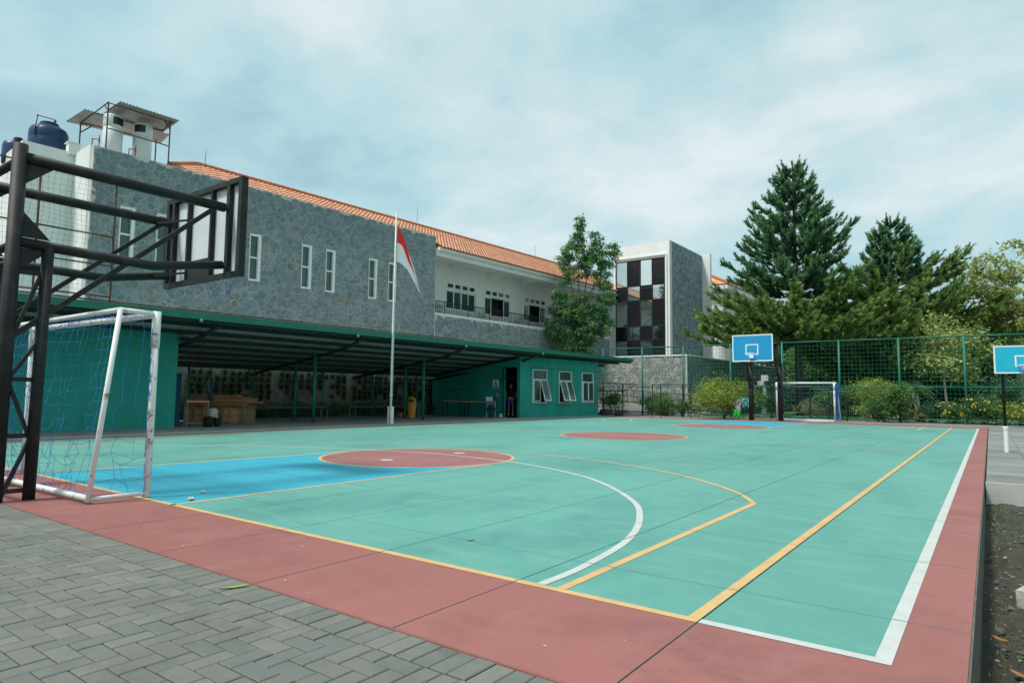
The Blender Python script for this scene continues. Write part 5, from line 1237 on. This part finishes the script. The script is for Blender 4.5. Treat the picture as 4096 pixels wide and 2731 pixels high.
# inside: landings and flights seen through the glass
for z in (4.55, 8.75):
    b = MB(); b.box(XL+.25,-18.35,TY+.5,TY+1.5,z-.15,z+.85); b.build('landing', M['whitepaint'], tw)
def flight(x0, z0, x1, z1, y0, y1):
    n = 11; b = MB()
    for i in range(n):
        t = i/n; xa, xb = x0+(x1-x0)*t, x0+(x1-x0)*(i+1)/n; za_, zb = z0+(z1-z0)*t, z0+(z1-z0)*(i+1)/n; lo, hi = min(xa,xb), max(xa,xb)
        b.box(lo, hi, y0, y1, za_-.28, zb)
    b.build('stair_flight', M['whitepaint'], tw)
    b = MB()
    for i in range(0, 2*n):
        t = i/(2*n); x = x0+(x1-x0)*t; z = z0+(z1-z0)*t; b.tube([(x,y0-.02,z),(x,y0-.02,z+.9)], .018, 4)
    b.tube([(x0,y0-.02,z0+.92),(x1,y0-.02,z1+.92)], .035, 5); b.build('stair_rail', M['gsteeldk'], tw)
flight(-21.6,4.75,-19.4,6.7,TY+.6,TY+1.5); flight(-20.9,6.0,-18.6,7.6,TY+1.6,TY+2.5); flight(-19.2,7.4,-20.9,8.7,TY+.6,TY+1.5)
b = MB()
for k in range(5):
    x = CX[k]; b.box(x-.035,x+.035,TY-.03,TY+.1,RZ_[5],RZ_[0]+.045)
for z in RZ_[:5]:
    for k in range(4): b.box(CX[k]+.036,CX[k+1]-.036,TY-.025,TY+.09,z-.03,z+.03)
gf = b.build('window_grid', M['blackfine'], tw)
for r_ in range(5):
    for k in range(4):
        x0, x1, z1, z0 = CX[k]+.037, CX[k+1]-.037, RZ_[r_]-.031, RZ_[r_+1]+.031
        if (r_+k) % 2 == 0:
            b = MB(); b.box(x0+.002,x1-.002,TY+.03,TY+.04,z0+.002,z1-.002); b.build('glass_pane', M['glass'], tw)
        else:
            e = bpy.data.objects.new('louvre_panel', None); C.objects.link(e); e.parent = tw; e.location = Vector((x0,TY,z0))-ORG[tw.name]; ORG[e.name] = Vector((x0,TY,z0))
            n = max(4, int((z1-z0)/.125)); dz = (z1-z0)/n
            for i in range(n):
                b = MB(); b.obox((x0,TY+.02,z0+dz*(i+.5)), (1,0,0), Vector((0,.5,.866)), Vector((0,-.866,.5)), 0, x1-x0, -.078, .078, -.008, .008); b.build('slat', M['slat'], e)
b = MB(); b.box(XL+.2,-18.31,TY+2.7,TY+2.8,0,12.3); b.build('bounce_wall', M['white'], tw)  # white wall added close behind the stairs, top left open, to bounce light inside
# white wall linking the balcony wing with the tower
b = MB(); b.box(-25.5,-22.76,43.2,43.5,0,9.0); b.build('link_wall', M['white'], tw)
# ------------------------------------------------------------------ right wing beyond the tower
rw = thing('white_wing', 'white building wing with an orange hipped roof right of the stair tower', 'building', (-14,58,0))
b = MB(); b.box(-26,-17.1,52.8,62,0,10.45); b.build('wall', M['white'], rw)
b = MB(); b.box(-26,-16.55,52.0,62.6,10.45,10.82); b.build('eave', M['white'], rw)
b = MB(); A_ = (-16.5,51.95,10.84); P = [A_, (-28.5,51.95,10.84), (-28.5,62.7,10.84), (-16.5,62.7,10.84), (-22.5,57.0,14.0), (-22.5,57.8,14.0)]
b.add(P, [(0,4,1),(0,3,5,4),(1,4,5,2),(2,5,3)]); ro = b.build('roof', M['tile'], rw)
b = MB(); caps(b, (-16.45,51.9,10.92), (-22.5,57.0,14.05), .12, .4); caps(b, (-16.45,62.7,10.92), (-22.5,57.8,14.05), .12, .4); b.build('ridge_cap', M['ridge'], ro, kind='stuff')
rest = MB(); h3 = 3.16/5.5
for j in range(20):
    d = j*.30*math.cos(math.atan(h3)); z = 10.86+d*h3
    for i in range(46):
        x = -16.6-i*.26
        if -22.5-(6-d) < x-.13 and x < -16.5-d: tile_geo(rest, x+16.6, 0, rnd.random(), (Vector((1,0,0)), Vector((0,1,h3)).normalized(), Vector((0,-h3,1)).normalized()), Vector((-16.6,51.97+d,z)))
    for i in range(90):
        y = 52.0+i*.26
        if 51.95+d*.85+.1 < y < 62.6-d*.85: tile_geo(rest, 0, 0, rnd.random(), (Vector((0,1,0)), Vector((-1,0,h3)).normalized(), Vector((h3,0,1)).normalized()), Vector((-16.52-d,y,z)))
rest.build('tile', M['tile'], ro, kind='stuff')
b = MB(); b.box(-17.098,-16.98,54.5,62,4.75,5.05); b.build('ledge', M['conc'], rw)
# ------------------------------------------------------------------ stone retaining wall and terrace
rt = thing('retaining_wall', 'rough pale stone retaining wall with a white top edge behind the wire fence', 'wall', (-17,36.5,0))
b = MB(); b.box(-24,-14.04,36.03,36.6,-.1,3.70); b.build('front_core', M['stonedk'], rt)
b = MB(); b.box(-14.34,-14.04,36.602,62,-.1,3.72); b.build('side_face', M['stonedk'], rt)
b = MB(); b.box(-24,-14.0,35.97,36.62,3.702,3.78); b.box(-14.4,-14.0,36.622,62,3.722,3.80); b.build('coping', M['whitepaint'], rt)
b = MB(); b.box(-14.06,-14.035,36.0,36.028,0,3.70); b.box(-14.1,-14.0,35.98,36.03,0,3.699); b.build('corner_edge', M['conc'], rt)
b = MB(); b.box(-24,-14.35,36.61,70,-.1,3.30); b.build('terrace', M['conc'], rt)
sr = random.Random(21); lst = []
for P in cells(7.5, 3.70, .245, sr):
    lst.append([(x-21.6, y) for x, y in P])
lst.sort(key=lambda P: -abs(area(P))); restb = MB()
for i, P in enumerate(lst):
    r = sr.random(); h = sr.uniform(.02,.06); tgt = MB() if i < 290 else restb
    stone_geo(tgt, P, sr.uniform(.004,.010), h*.7, lambda u_, v, w_: Vector((u_, 36.03-w_, v)), r)
    if i < 290: tgt.build('stone', M['stonepale'], rt)
if restb.f: restb.build('stone', M['stonepale'], rt, kind='stuff')
# ramp with black handrails in front of it
rp = thing('ramp', 'concrete ramp with black tube handrails in front of the pale stone wall', 'ramp', (-17,35.2,0))
b = MB(); b.add([(-21.5,34.7,0),(-12.6,34.7,0),(-12.6,34.7,.18),(-21.5,34.7,1.0),(-21.5,35.8,0),(-12.6,35.8,0),(-12.6,35.8,.18),(-21.5,35.8,1.0)], [(0,1,2,3),(5,4,7,6),(3,2,6,7),(1,5,6,2),(0,3,7,4)]); b.build('slope', M['conc'], rp)
for y in (34.75, 35.75):
    z0 = lambda x: .18+(.82)*(-12.6-x)/8.9
    for dz in (.9, .5):
        b = MB(); b.tube([(-21.5,y,z0(-21.5)+dz),(-15.8,y,z0(-15.8)+dz),(-12.6,y,z0(-14.6)+dz)], .028, 6); b.build('handrail', M['blackfine'], rp)
    for k in range(8):
        x = -21.0+k*1.15; b = MB(); b.tube([(x,y,z0(x)-.02),(x,y,z0(max(-21.5,min(x,-14.6)))+.9)], .022, 6); b.build('rail_post', M['blackfine'], rp)
b = MB(); b.box(-19.5,-13.2,33.9,34.15,0,.28); tag(b.build('planter_edge', M['conc'], at=(-16,34,0)), 'low pale concrete planter edge behind the fence', 'planter edge')
# ------------------------------------------------------------------ wire fence
fx_ = [-18.6,-15.9,-13.27,-10.5,-7.72,-4.94,-2.28,.36,3.05]; FY = 33.5; FH = 4.1
fe = thing('wire_fence', 'tall green weld mesh fence behind the far end of the court', 'fence', (-8,FY,0))
for x in fx_:
    b = MB(); b.tube([(x,FY,0),(x,FY,FH+.04)], .052, 10); b.build('fence_post', M['gfence'], fe, True)
for i in range(len(fx_)-1):
    a, c = fx_[i]+.05, fx_[i+1]-.05
    for z in (FH, 1.72, .17): b = MB(); b.tube([(a,FY,z),(c,FY,z)], .030, 8); b.build('fence_rail', M['gfence'], fe, True)
    b = MB()
    for k in range(20): z = .17+(FH-.2)*k/19.; b.box(a,c,FY-.007,FY+.003,z-.0045,z+.0045)
    for k in range(15): x = a+(c-a)*k/14.; b.box(x-.003,x+.003,FY-.003,FY+.005,.18,FH-.02)
    b.build('mesh_panel', M['gfence'], fe)
# ------------------------------------------------------------------ things between court and fence
t = thing('bar_frame', 'black steel tube frame standing left of the yellow green bush', 'frame', (-12.7,29.95,0)); P4 = [(-13.76,29.94),(-13.25,29.9),(-12.0,29.89),(-11.6,30.02)]
for x, y in P4: b = MB(); b.tube([(x,y+.25,0),(x,y+.25,1.79)], .028, 8); b.build('post', M['blackfine'], t)
b = MB(); b.tube([(-13.76,30.19,1.79),(-11.6,30.19,1.78)], .03, 8); b.build('top_bar', M['blackfine'], t)
t = thing('garden_shelter', 'flat rusty metal roof on one black post with slanted struts by the green hut', 'shelter', (-15.44,29.94,0))
b = MB(); b.tube([(-15.44,29.94,0),(-15.44,29.94,1.80)], .035, 8); b.build('post', M['blackfine'], t)
b = MB(); b.obox((-15.44,29.94,1.80), Vector((.80,.6,-.035)).normalized(), (-.6,.8,0), Vector((0,0,1)), -1.15,.85,-.4,.4,0,.035); b.build('roof_sheet', M['rust'], t)
for a, c in (((-15.44,29.94,1.30),(-16.1,29.45,1.82)), ((-15.44,29.94,1.30),(-14.85,30.4,1.78)), ((-15.44,29.94,1.35),(-15.75,29.7,1.81)), ((-15.44,29.94,1.35),(-15.1,30.2,1.79))): b = MB(); b.tube([a,c], .014, 6); b.build('strut', M['blackfine'], t)
t = thing('picnic_bench', 'green legged plank table partly hidden behind the hut corner', 'bench', (-16.6,31.0,0))
b = MB(); b.box(-18.2,-16.0,30.6,31.3,1.40,1.46); b.build('plank_top', M['rust'], t)
b = MB(); b.box(-18.2,-16.3,30.8,31.05,.70,.75); b.build('plank_seat', M['gsteeldk'], t)
for x0, x1 in ((-17.3,-16.9),(-16.65,-16.25),(-16.9,-16.4)): b = MB(); b.tube([(x0,30.8,0),(x1,30.95,1.4)], .03, 6); b.build('leg', M['gfence'], t)
lump('rock', 'dark lumpy tarpaulin covered heap by the hut corner, the largest of the heaps', 'heap', (-16.55,30.0,.0), .45,.35,.20, M['tarp'], 3)
lump('rock', 'low dark heap touching the green hut corner', 'heap', (-17.25,29.9,.0), .4,.3,.12, M['tarp'], 4)
lump('rock', 'small dark heap at the foot of the metal shade post', 'heap', (-15.85,30.1,.0), .3,.25,.11, M['tarp'], 5)
# clothes, bags
def cloth(name, label, cat, o, w_, h, m, seed, grp=None):
    rg = random.Random(seed); b = MB(); n = 8; o = Vector(o); V = []
    for j in range(n+1):
        for i in range(n+1):
            u_, v_ = i/n-.5, j/n; V.append(o+Vector((u_*w_*(1-.18*v_+.1*math.sin(v_*5+seed)), -.10-.05*math.sin(u_*14+v_*2+seed)-.05*math.sin(PI*v_), -v_*h*(1+.1*math.sin(u_*7+seed)))))
    b.add(V, [(j*(n+1)+i, j*(n+1)+i+1, (j+1)*(n+1)+i+1, (j+1)*(n+1)+i) for j in range(n) for i in range(n)], .5)
    b.add([o+Vector((-w_*.5,-.12,0)),o+Vector((-w_*.78,-.1,-h*.42)),o+Vector((-w_*.55,-.08,-h*.5)),o+Vector((-w_*.36,-.1,-h*.2))], [(0,1,2,3)], .5); b.add([o+Vector((w_*.5,-.12,0)),o+Vector((w_*.8,-.1,-h*.38)),o+Vector((w_*.56,-.08,-h*.48)),o+Vector((w_*.36,-.1,-h*.2))], [(0,1,2,3)], .5)
    ob = b.build(name, m, at=o); md = ob.modifiers.new('thick', 'SOLIDIFY'); md.thickness = .008; return tag(ob, label, cat, grp)
cloth('shirt', 'pale lilac shirt hung on the wire fence behind the yellow green bush', 'shirt', (-10.05,33.45,1.02), .36, .62, M['whiteshirt'], 1)
cloth('shirt', 'cyan shirt hung on the wire fence beside the pale lilac one', 'shirt', (-9.66,33.45,1.12), .38, .5, M['cyanshirt'], 4)
for i, x in enumerate((-10.13,-9.93)):
    b = blob(0,0,0,(x,33.0,.006),(.09,.08,.22),0,3+i); tag(b.build('bag', M['bright_green'], None, True, at=(x,33,0)), ('bright green bag on the ground under the lilac shirt, the left one','bright green bag on the ground under the lilac shirt, the right one')[i], 'bag', 'bright green bags')
b = MB(); b.tube([(-12.4,47.0,-.1),(-12.25,47.0,1.2),(-12.35,47.0,2.0)], [.17,.15,.12], 8); b.box(-12.75,-12.3,46.8,47.2,2.02,2.36); b.box(-12.5,-12.0,46.85,47.25,2.362,2.8)
tag(b.build('stone_marker', M['whitepaint'], at=(-12.4,47,0)), 'pale stone post topped by two stacked white blocks behind the fence', 'marker')
for i, (x, h) in enumerate(((-8.16,1.84),(-5.95,1.62),(-4.9,1.60),(-3.85,1.45))):
    pass
t = thing('low_bar_fence', 'dark stepped post and rail fence seen through the far goal', 'fence', (-6,33,0))
for x, h in ((-8.16,1.84),(-6.25,1.62),(-5.35,1.52),(-4.55,1.42)): b = MB(); b.tube([(x,32.9,0),(x,32.9,h)], .042, 6); b.build('post', M['blackfine'], t)
for x0, x1, h in ((-8.16,-6.9,1.84),(-7.1,-6.25,1.72),(-6.25,-5.35,1.60),(-5.35,-4.55,1.48)): b = MB(); b.tube([(x0,32.9,h),(x1,32.9,h)], .02, 6); b.build('rail', M['blackfine'], t)
o_ = cloth('plastic_sheet', 'dark crumpled plastic sheet hanging on the rack behind the small desk', 'plastic sheet', (-19.6,8.3,1.55), .5, .75, M['plastic'], 7)
# lawn, road with bay lines, white planter, low building
b = MB(); b.add([(-14,36.25,-.095),(40,36.25,-.095),(40,90,-.095),(-14,90,-.095)], [(0,1,2,3)]); structure(b.build('lawn', M['grass']))
b = MB(); b.add([(-9,38.5,-.090),(40,35.5,-.090),(40,41.5,-.090),(-9,42.6,-.090)], [(0,1,2,3)]); rd = structure(b.build('road', M['asphalt']))
for k in range(14):
    x = -7+k*1.3; b = MB(); b.add([(x,42.2,-.086),(x+.16,42.2,-.086),(x+.9,40.6,-.086),(x+.74,40.6,-.086)], [(0,1,2,3)]); b.build('bay_line', M['lw'], rd)
for k in range(7):
    x = -.6+k*.5; b = MB(); b.add([(x,36.9,-.086),(x+.14,36.9,-.086),(x-.3,38.0,-.086),(x-.44,38.0,-.086)], [(0,1,2,3)]); b.build('bay_line', M['lw'], rd)
b = MB(); b.box(-5.15,-3.3,45.5,46.5,-.1,.62); b.box(-5.2,-3.25,45.45,46.55,.621,.72); tag(b.build('white_planter', M['whitepaint'], at=(-4.2,46,0)), 'low white planter wall on the lawn behind the fence', 'planter')
lb = thing('low_building', 'low dark building with a pale concrete eave band behind the shrubs', 'building', (5,66,0))
b = MB(); b.box(-14,26,63.0,63.35,1.52,1.80); b.box(-14,26,63.351,72,1.58,1.78); b.build('eave', M['conc'], lb)
b = MB(); b.box(-14,26,66,66.3,-.3,1.51); b.build('wall', M['dark'], lb)
for k in range(9): x = -12.2+k*4.6; b = MB(); b.box(x,x+.35,63.4,63.7,-.1,1.51); b.build('column', M['conc'], lb)
for k in range(12): x = -11+k*3; b = MB(); b.box(x,x+2.0,65.93,65.99,.35,1.35); b.build('window', M['pane'], lb)
b = MB(); b.box(-14,26,63,66,-.1,.02); b.build('plinth', M['conc'], lb)
bb = thing('brick_building', 'red brick building glimpsed through the trees at the far right', 'building', (9,82,0))
b = MB(); b.box(2,30,82,90,-.1,6.5); b.build('wall', M['brick'], bb)
for k in range(6): x = 4+k*4; b = MB(); b.box(x,x+1.6,81.93,81.99,3.2,5.4); b.build('window', M['pane'], bb)
b = MB(); b.box(1.5,30.5,81.3,91,6.52,6.9); b.build('roof', M['tile'], bb)
# ================================================================== TREES
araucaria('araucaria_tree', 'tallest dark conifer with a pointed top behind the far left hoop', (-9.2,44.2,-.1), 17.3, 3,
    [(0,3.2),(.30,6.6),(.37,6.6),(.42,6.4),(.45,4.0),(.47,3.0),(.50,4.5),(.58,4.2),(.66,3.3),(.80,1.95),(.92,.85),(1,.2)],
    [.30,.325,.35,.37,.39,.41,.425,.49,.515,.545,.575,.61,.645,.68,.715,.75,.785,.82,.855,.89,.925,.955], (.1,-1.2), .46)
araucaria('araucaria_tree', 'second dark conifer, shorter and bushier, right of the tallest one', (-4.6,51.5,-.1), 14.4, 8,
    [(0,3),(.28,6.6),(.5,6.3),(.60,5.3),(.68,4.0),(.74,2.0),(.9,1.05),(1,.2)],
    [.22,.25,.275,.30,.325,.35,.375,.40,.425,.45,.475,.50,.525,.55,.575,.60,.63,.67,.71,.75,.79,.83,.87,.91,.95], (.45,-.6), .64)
# slim tree behind the shelter
st = bw(28.9,2.0,0); t = thing('slim_tree', 'slim leafy tree rising behind the shelter roof in front of the balcony', 'tree', st); tr_ = random.Random(4)
b = MB(); cs = []
def stem(p, q, r0, r1): b.tube([p, (p+q)/2+Vector((tr_.uniform(-.1,.1),tr_.uniform(-.1,.1),0)), q], [r0,(r0+r1)/2,r1], 7)
base = Vector(st); k1 = base+Vector((.1,.1,5.6)); b.tube([base, base+Vector((.05,0,2.8)), k1], [.13,.115,.09], 8)
h_ = (Rr.x, Rr.y)
def side(dx, z): return base+Vector((h_[0]*dx, h_[1]*dx, z))
for (dx, z) in ((.12,13.4),(1.2,12.2),(2.4,11.5),(-.9,10.9),(1.6,9.6),(-1.3,7.4),(1.5,7.2),(2.4,7.9)):
    stem(k1+Vector((0,0,tr_.uniform(-.3,1.2))), side(dx*.9, z-.3), .05, .012)
spec = [(.10,13.1,.26,.40,9),(.12,12.4,.36,.40,10),(0,11.7,.55,.40,14),(1.15,12.0,.30,.40,8),(1.2,11.3,.45,.40,12),(2.4,11.4,.30,.35,7),(2.3,10.7,.50,.35,9),
        (-.7,11.1,.45,.5,13),(-.9,10.3,.50,.5,14),(.2,10.7,.7,.45,16),(1.0,10.4,.75,.45,16),(1.8,9.9,.6,.45,13),(-.6,9.6,.6,.4,12),(.3,9.8,.6,.4,10),(1.4,9.2,.7,.35,11),(2.0,8.8,.5,.3,7),(-.9,8.9,.4,.25,5),
        (-1.0,7.9,.6,.4,13),(-.2,7.6,.8,.4,15),(1.7,7.9,.7,.35,11),(2.5,7.7,.5,.3,7),(-1.4,7.1,.6,.45,15),(.4,7.0,.9,.45,20),(1.3,6.8,.8,.5,18),(-.7,6.5,1.0,.5,24),(1.9,6.3,.6,.45,14),(-1.5,5.9,.6,.5,17),(.5,6.0,1.0,.5,24),(1.3,5.5,.8,.5,17),(-.5,5.2,1.0,.55,26),(-1.5,5.0,.5,.4,12),(.5,4.7,.95,.55,24),(-.2,4.1,.9,.5,20),(.5,3.7,.7,.5,14),(-.1,3.2,.6,.4,12)]
for dx, z, rx_, rz_, n in spec:
    for _ in range(n):
        a = tr_.uniform(0,6.28); q = tr_.random()**.5; off = rx_*q*math.cos(a); dp = rx_*q*math.sin(a)*.9
        cs.append((base.x+h_[0]*(dx+off)+F.x*dp, base.y+h_[1]*(dx+off)+F.y*dp, z+rz_*tr_.uniform(-1,1)))
b.build('trunk', M['bark'], t, True)
leaf_cloud('crown', cs, (.13,.13,.10), 34, .26, M['leaf'], t, 17, .55, .36)
# broadleaf tree on the right, with bare pale branches and gappy crown
bt = thing('broadleaf_tree', 'pale barked broadleaf tree with yellow green leaves at the right edge', 'tree', (2.9,52.6,-.1)); tr_ = random.Random(9); b = MB(); base = Vector((2.9,52.6,-.1)); cs = []
b.tube([base, base+Vector((.05,0,3)), base+Vector((.1,0,6))], [.32,.26,.2], 9)
for k in range(26):
    a = tr_.uniform(0,6.28); Lh = tr_.uniform(2.0,6.4); zt_ = tr_.uniform(5.0,11.6)-.18*Lh; s0 = base+Vector((.08,0,tr_.uniform(2.8,6)))
    e_ = base+Vector((math.cos(a)*Lh, math.sin(a)*Lh*.8, zt_)); mid = (s0+e_)/2+Vector((0,0,.5)); b.tube([s0, mid, e_], [.11,.06,.02], 6)
    for j in range(7):
        f = tr_.uniform(.45,1.1); p = s0+(e_-s0)*f+Vector((tr_.gauss(0,.65),tr_.gauss(0,.65),tr_.gauss(.25,.5))); b.tube([s0+(e_-s0)*min(f,.95), p], [.025,.01], 4)
        for _ in range(4): cs.append((p.x+tr_.gauss(0,.3), p.y+tr_.gauss(0,.3), p.z+tr_.gauss(.05,.22)))
b.build('trunk', M['barkpale'], bt, True)
leaf_cloud('crown', cs, (.24,.24,.18), 20, .32, M['olive'], bt, 12, .5, .6)
# second broadleaf, closer, reaching in from the right edge
small_tree('broadleaf_tree', 'yellow green broadleaf tree low behind the right hoop', 'tree', (-.9,45.5,-.1), 6.6, 2.2, 'olive', 31, 'barkpale', 90, 46, .24, .32, .09, aspect=.55)
# darker trees filling the gap behind
for i, (x, y, h, r_, m_, lab) in enumerate(((-14.5,66,9.5,4.2,'leafm','dark rounded tree behind the two conifers, the leftmost'), (-6.5,60,7.6,3.6,'leafm','mid green tree standing between the trunks of the two conifers'), (-1.0,61,8.2,3.8,'leafm','dark tree just right of the second conifer'),
        (4.5,60.5,7.8,3.6,'leafm','mid green tree behind the pale barked tree'), (10,64,9.6,4.6,'leafd','dark tree behind the far right hoop'), (-10.5,58,6.0,3.0,'leafm','low dark tree left of the tallest conifer trunk'), (15,66,9.5,4.8,'leafm','mid green tree beyond the right edge'))):
    small_tree('background_tree', lab, 'tree', (x,y,-.1), h, r_, m_, 40+i, 'barkdark', 150, 60, .36, .06, .16, 'trees behind the fence', aspect=.5)
g_ = np.random.default_rng(8); n_ = 1500; xx = g_.uniform(-24,60,n_)
leaf_cloud('far_trees', np.c_[xx, g_.uniform(92,98,n_), g_.uniform(0,1,n_)**.8*(5.5+1.5*np.sin(xx*.35)+np.sin(xx*.9))], (.6,.6,.5), 40, .7, M['leafd'], None, 9, kind='stuff')
# young palm
pt = thing('palm_tree', 'young palm with two pale trunks behind the fence', 'palm', (-2.3,43,-.1)); b = MB(); base = Vector((-2.3,43,-.1))
b.tube([base, base+Vector((-.12,0,1.0)), base+Vector((-.3,0,2.1))], [.10,.085,.07], 8); b.tube([base+Vector((.1,.1,0)), base+Vector((.05,.1,.9)), base+Vector((-.05,.1,1.7))], [.09,.08,.06], 8); b.build('trunk', M['barkpale'], pt, True)
b = MB(); tr_ = random.Random(2)
for top in (base+Vector((-.3,0,2.1)), base+Vector((-.05,.1,1.75))):
    for k in range(13):
        a = 2*PI*k/13+tr_.uniform(-.2,.2); L = tr_.uniform(.9,1.3); d = Vector((math.cos(a),math.sin(a),0)); e0 = tr_.uniform(.2,1.0); sdv = d.cross(ZZ); pts = [top+d*L*t+ZZ*(L*(e0*t-.9*t*t)) for t in (0,.2,.4,.6,.8,1)]
        for i in range(5):
            for q in range(3):
                p = pts[i]+(pts[i+1]-pts[i])*q/3
                for sg in (1,-1):
                    tip = p+sdv*sg*.30*(1-.09*i*i*.4)+d*.16-ZZ*.10; b.add([p-d*.018, p+d*.018, tip], [(0,1,2)], tr_.random())
b.build('frond', M['leafm'], pt)
# shrubs along the fence
SH = [('yellow_bush','large yellow green bush in front of the fence left of the blue hoop', (-10.15,30.9,0), 2.05, 1.55, 'leafy', 120, 62, .12, .20),
 ('shrub','dark green rose shrub beside the hut corner', (-17.6,33.0,0), 1.5, .8, 'leafm', 50, 50, .11, .12), ('shrub','dark shrub right behind the metal shade post', (-15.6,34.3,0), 1.25, .75, 'leafd', 40, 50, .11, .1),
 ('shrub','green shrub with small leaves behind the second fence post', (-14.7,33.2,0), 1.55, .85, 'leafm', 50, 50, .11, .12), ('shrub','green shrub just left of the black tube frame', (-13.9,32.4,0), 1.2, .85, 'leafm', 46, 50, .10, .12),
 ('shrub','bright green shrub inside the black tube frame', (-12.9,32.4,0), 1.05, .55, 'leafm', 34, 50, .10, .12), ('shrub','brownish thin shrub at the right of the black tube frame', (-12.2,32.8,0), .85, .5, 'olive', 24, 34, .09, .12),
 ('shrub','dark leafy shrub behind the right column of the blue hoop', (-8.6,34.6,0), 1.5, .75, 'leafd', 40, 50, .12, .1), ('shrub','pale variegated shrub behind the far goal', (-7.0,37.5,-.09), 1.15, 1.05, 'leafp', 50, 46, .12, .1),
 ('shrub','tall thin stemmed shrub seen through the far goal', (-5.8,35.0,0), 1.75, .8, 'leafm', 44, 46, .12, .35), ('shrub','second thin stemmed shrub seen through the far goal', (-4.9,35.6,0), 1.7, .7, 'leafm', 40, 46, .12, .35),
 ('shrub','light green spreading shrub right of the far goal', (-3.7,36.2,0), 2.2, 1.5, 'leafy', 90, 46, .13, .25), ('shrub','olive hedge like shrub behind the far goal post', (-3.9,38.9,-.09), 1.35, 1.3, 'olive', 60, 46, .13, .1),
 ('shrub','tall column shaped green shrub before the conifer trunk', (-2.25,33.0,0), 2.05, .62, 'leafm', 60, 56, .12, .1), ('shrub','wide green shrub with orange tips left of the column shaped one', (-2.95,33.1,0), 1.25, .85, 'leafm', 56, 56, .12, .15),
 ('shrub','pale round shrub by the road', (-1.55,35.6,-.09), .75, .45, 'leafp', 30, 40, .1, .1), ('shrub','dark glossy shrub behind the fence rail in the middle', (-1.0,34.3,0), 1.2, .75, 'leafd', 44, 50, .11, .1), ('shrub','yellow flowered shrub left of the sixth fence post', (-.25,33.9,0), 1.0, .65, 'leafm', 44, 50, .11, .1),
 ('flowering_bush','large green bush dotted with yellow flowers right of the last fence post', (.95,33.9,0), 1.35, .95, 'leafm', 70, 56, .11, .1), ('flowering_bush','yellow flowered bush behind the white bollard at the right edge', (2.3,34.2,0), 1.05, .9, 'leafy', 60, 50, .11, .1),
 ('shrub','dark green shrub under the cyan board', (1.9,36.6,-.09), 2.5, 1.0, 'leafd', 56, 50, .13, .35)]
for i, (nm, lab, p, h, r_, m_, n, per_, sz, zf) in enumerate(SH):
    t = small_tree(nm, lab, 'shrub' if 'bush' not in nm else 'bush', p, h, r_, m_, 70+i*3, 'bark', n, per_, sz, zf, .03, None, 3, aspect=.45, spread=r_*.15)
    if 'yellow flower' in lab:
        f_ = random.Random(i); b = MB()
        for k in range(26):
            a, zz = f_.uniform(0,6.28), f_.uniform(.35,1.0); c = Vector((p[0]+r_*.95*math.cos(a)*f_.uniform(.5,1), p[1]-abs(r_*.9*math.sin(a)), p[2]+h*zz)); r0 = f_.uniform(.03,.055)
            for q in range(5): a1, a2 = 2*PI*q/5, 2*PI*(q+.8)/5; b.add([c, c+Vector((math.cos(a1)*r0,-.02,math.sin(a1)*r0)), c+Vector((math.cos(a2)*r0,-.02,math.sin(a2)*r0))], [(0,1,2)])
        b.build('flower', M['flower'], t, kind='stuff')
g_ = np.random.default_rng(5); leaf_cloud('ground_plants', np.c_[g_.uniform(-16,4,500), g_.uniform(33.7,35.9,500), np.full(500,.03)], (.10,.10,.03), 16, .10, M['leafm'], None, 6, kind='stuff')
# balcony plants
for i, (s, lab) in enumerate(((17.75,'thin leafy plant at the left end of the balcony railing'),(21.3,'leafy plant hanging over the balcony edge under the first window band'),(25.0,'small plant by the middle balcony railing post'),(28.9,'potted plant behind the railing below the third window band'))):
    p = bw(s,-.05,5.74); c_ = shrub_pts(random.Random(i), (p.x,p.y,p.z+.28), .35,.35,.28, 14); t = thing('balcony_plant', lab, 'plant', p); leaf_cloud('foliage', c_, (.08,.08,.08), 10, .10, M['leafm'], t, i)
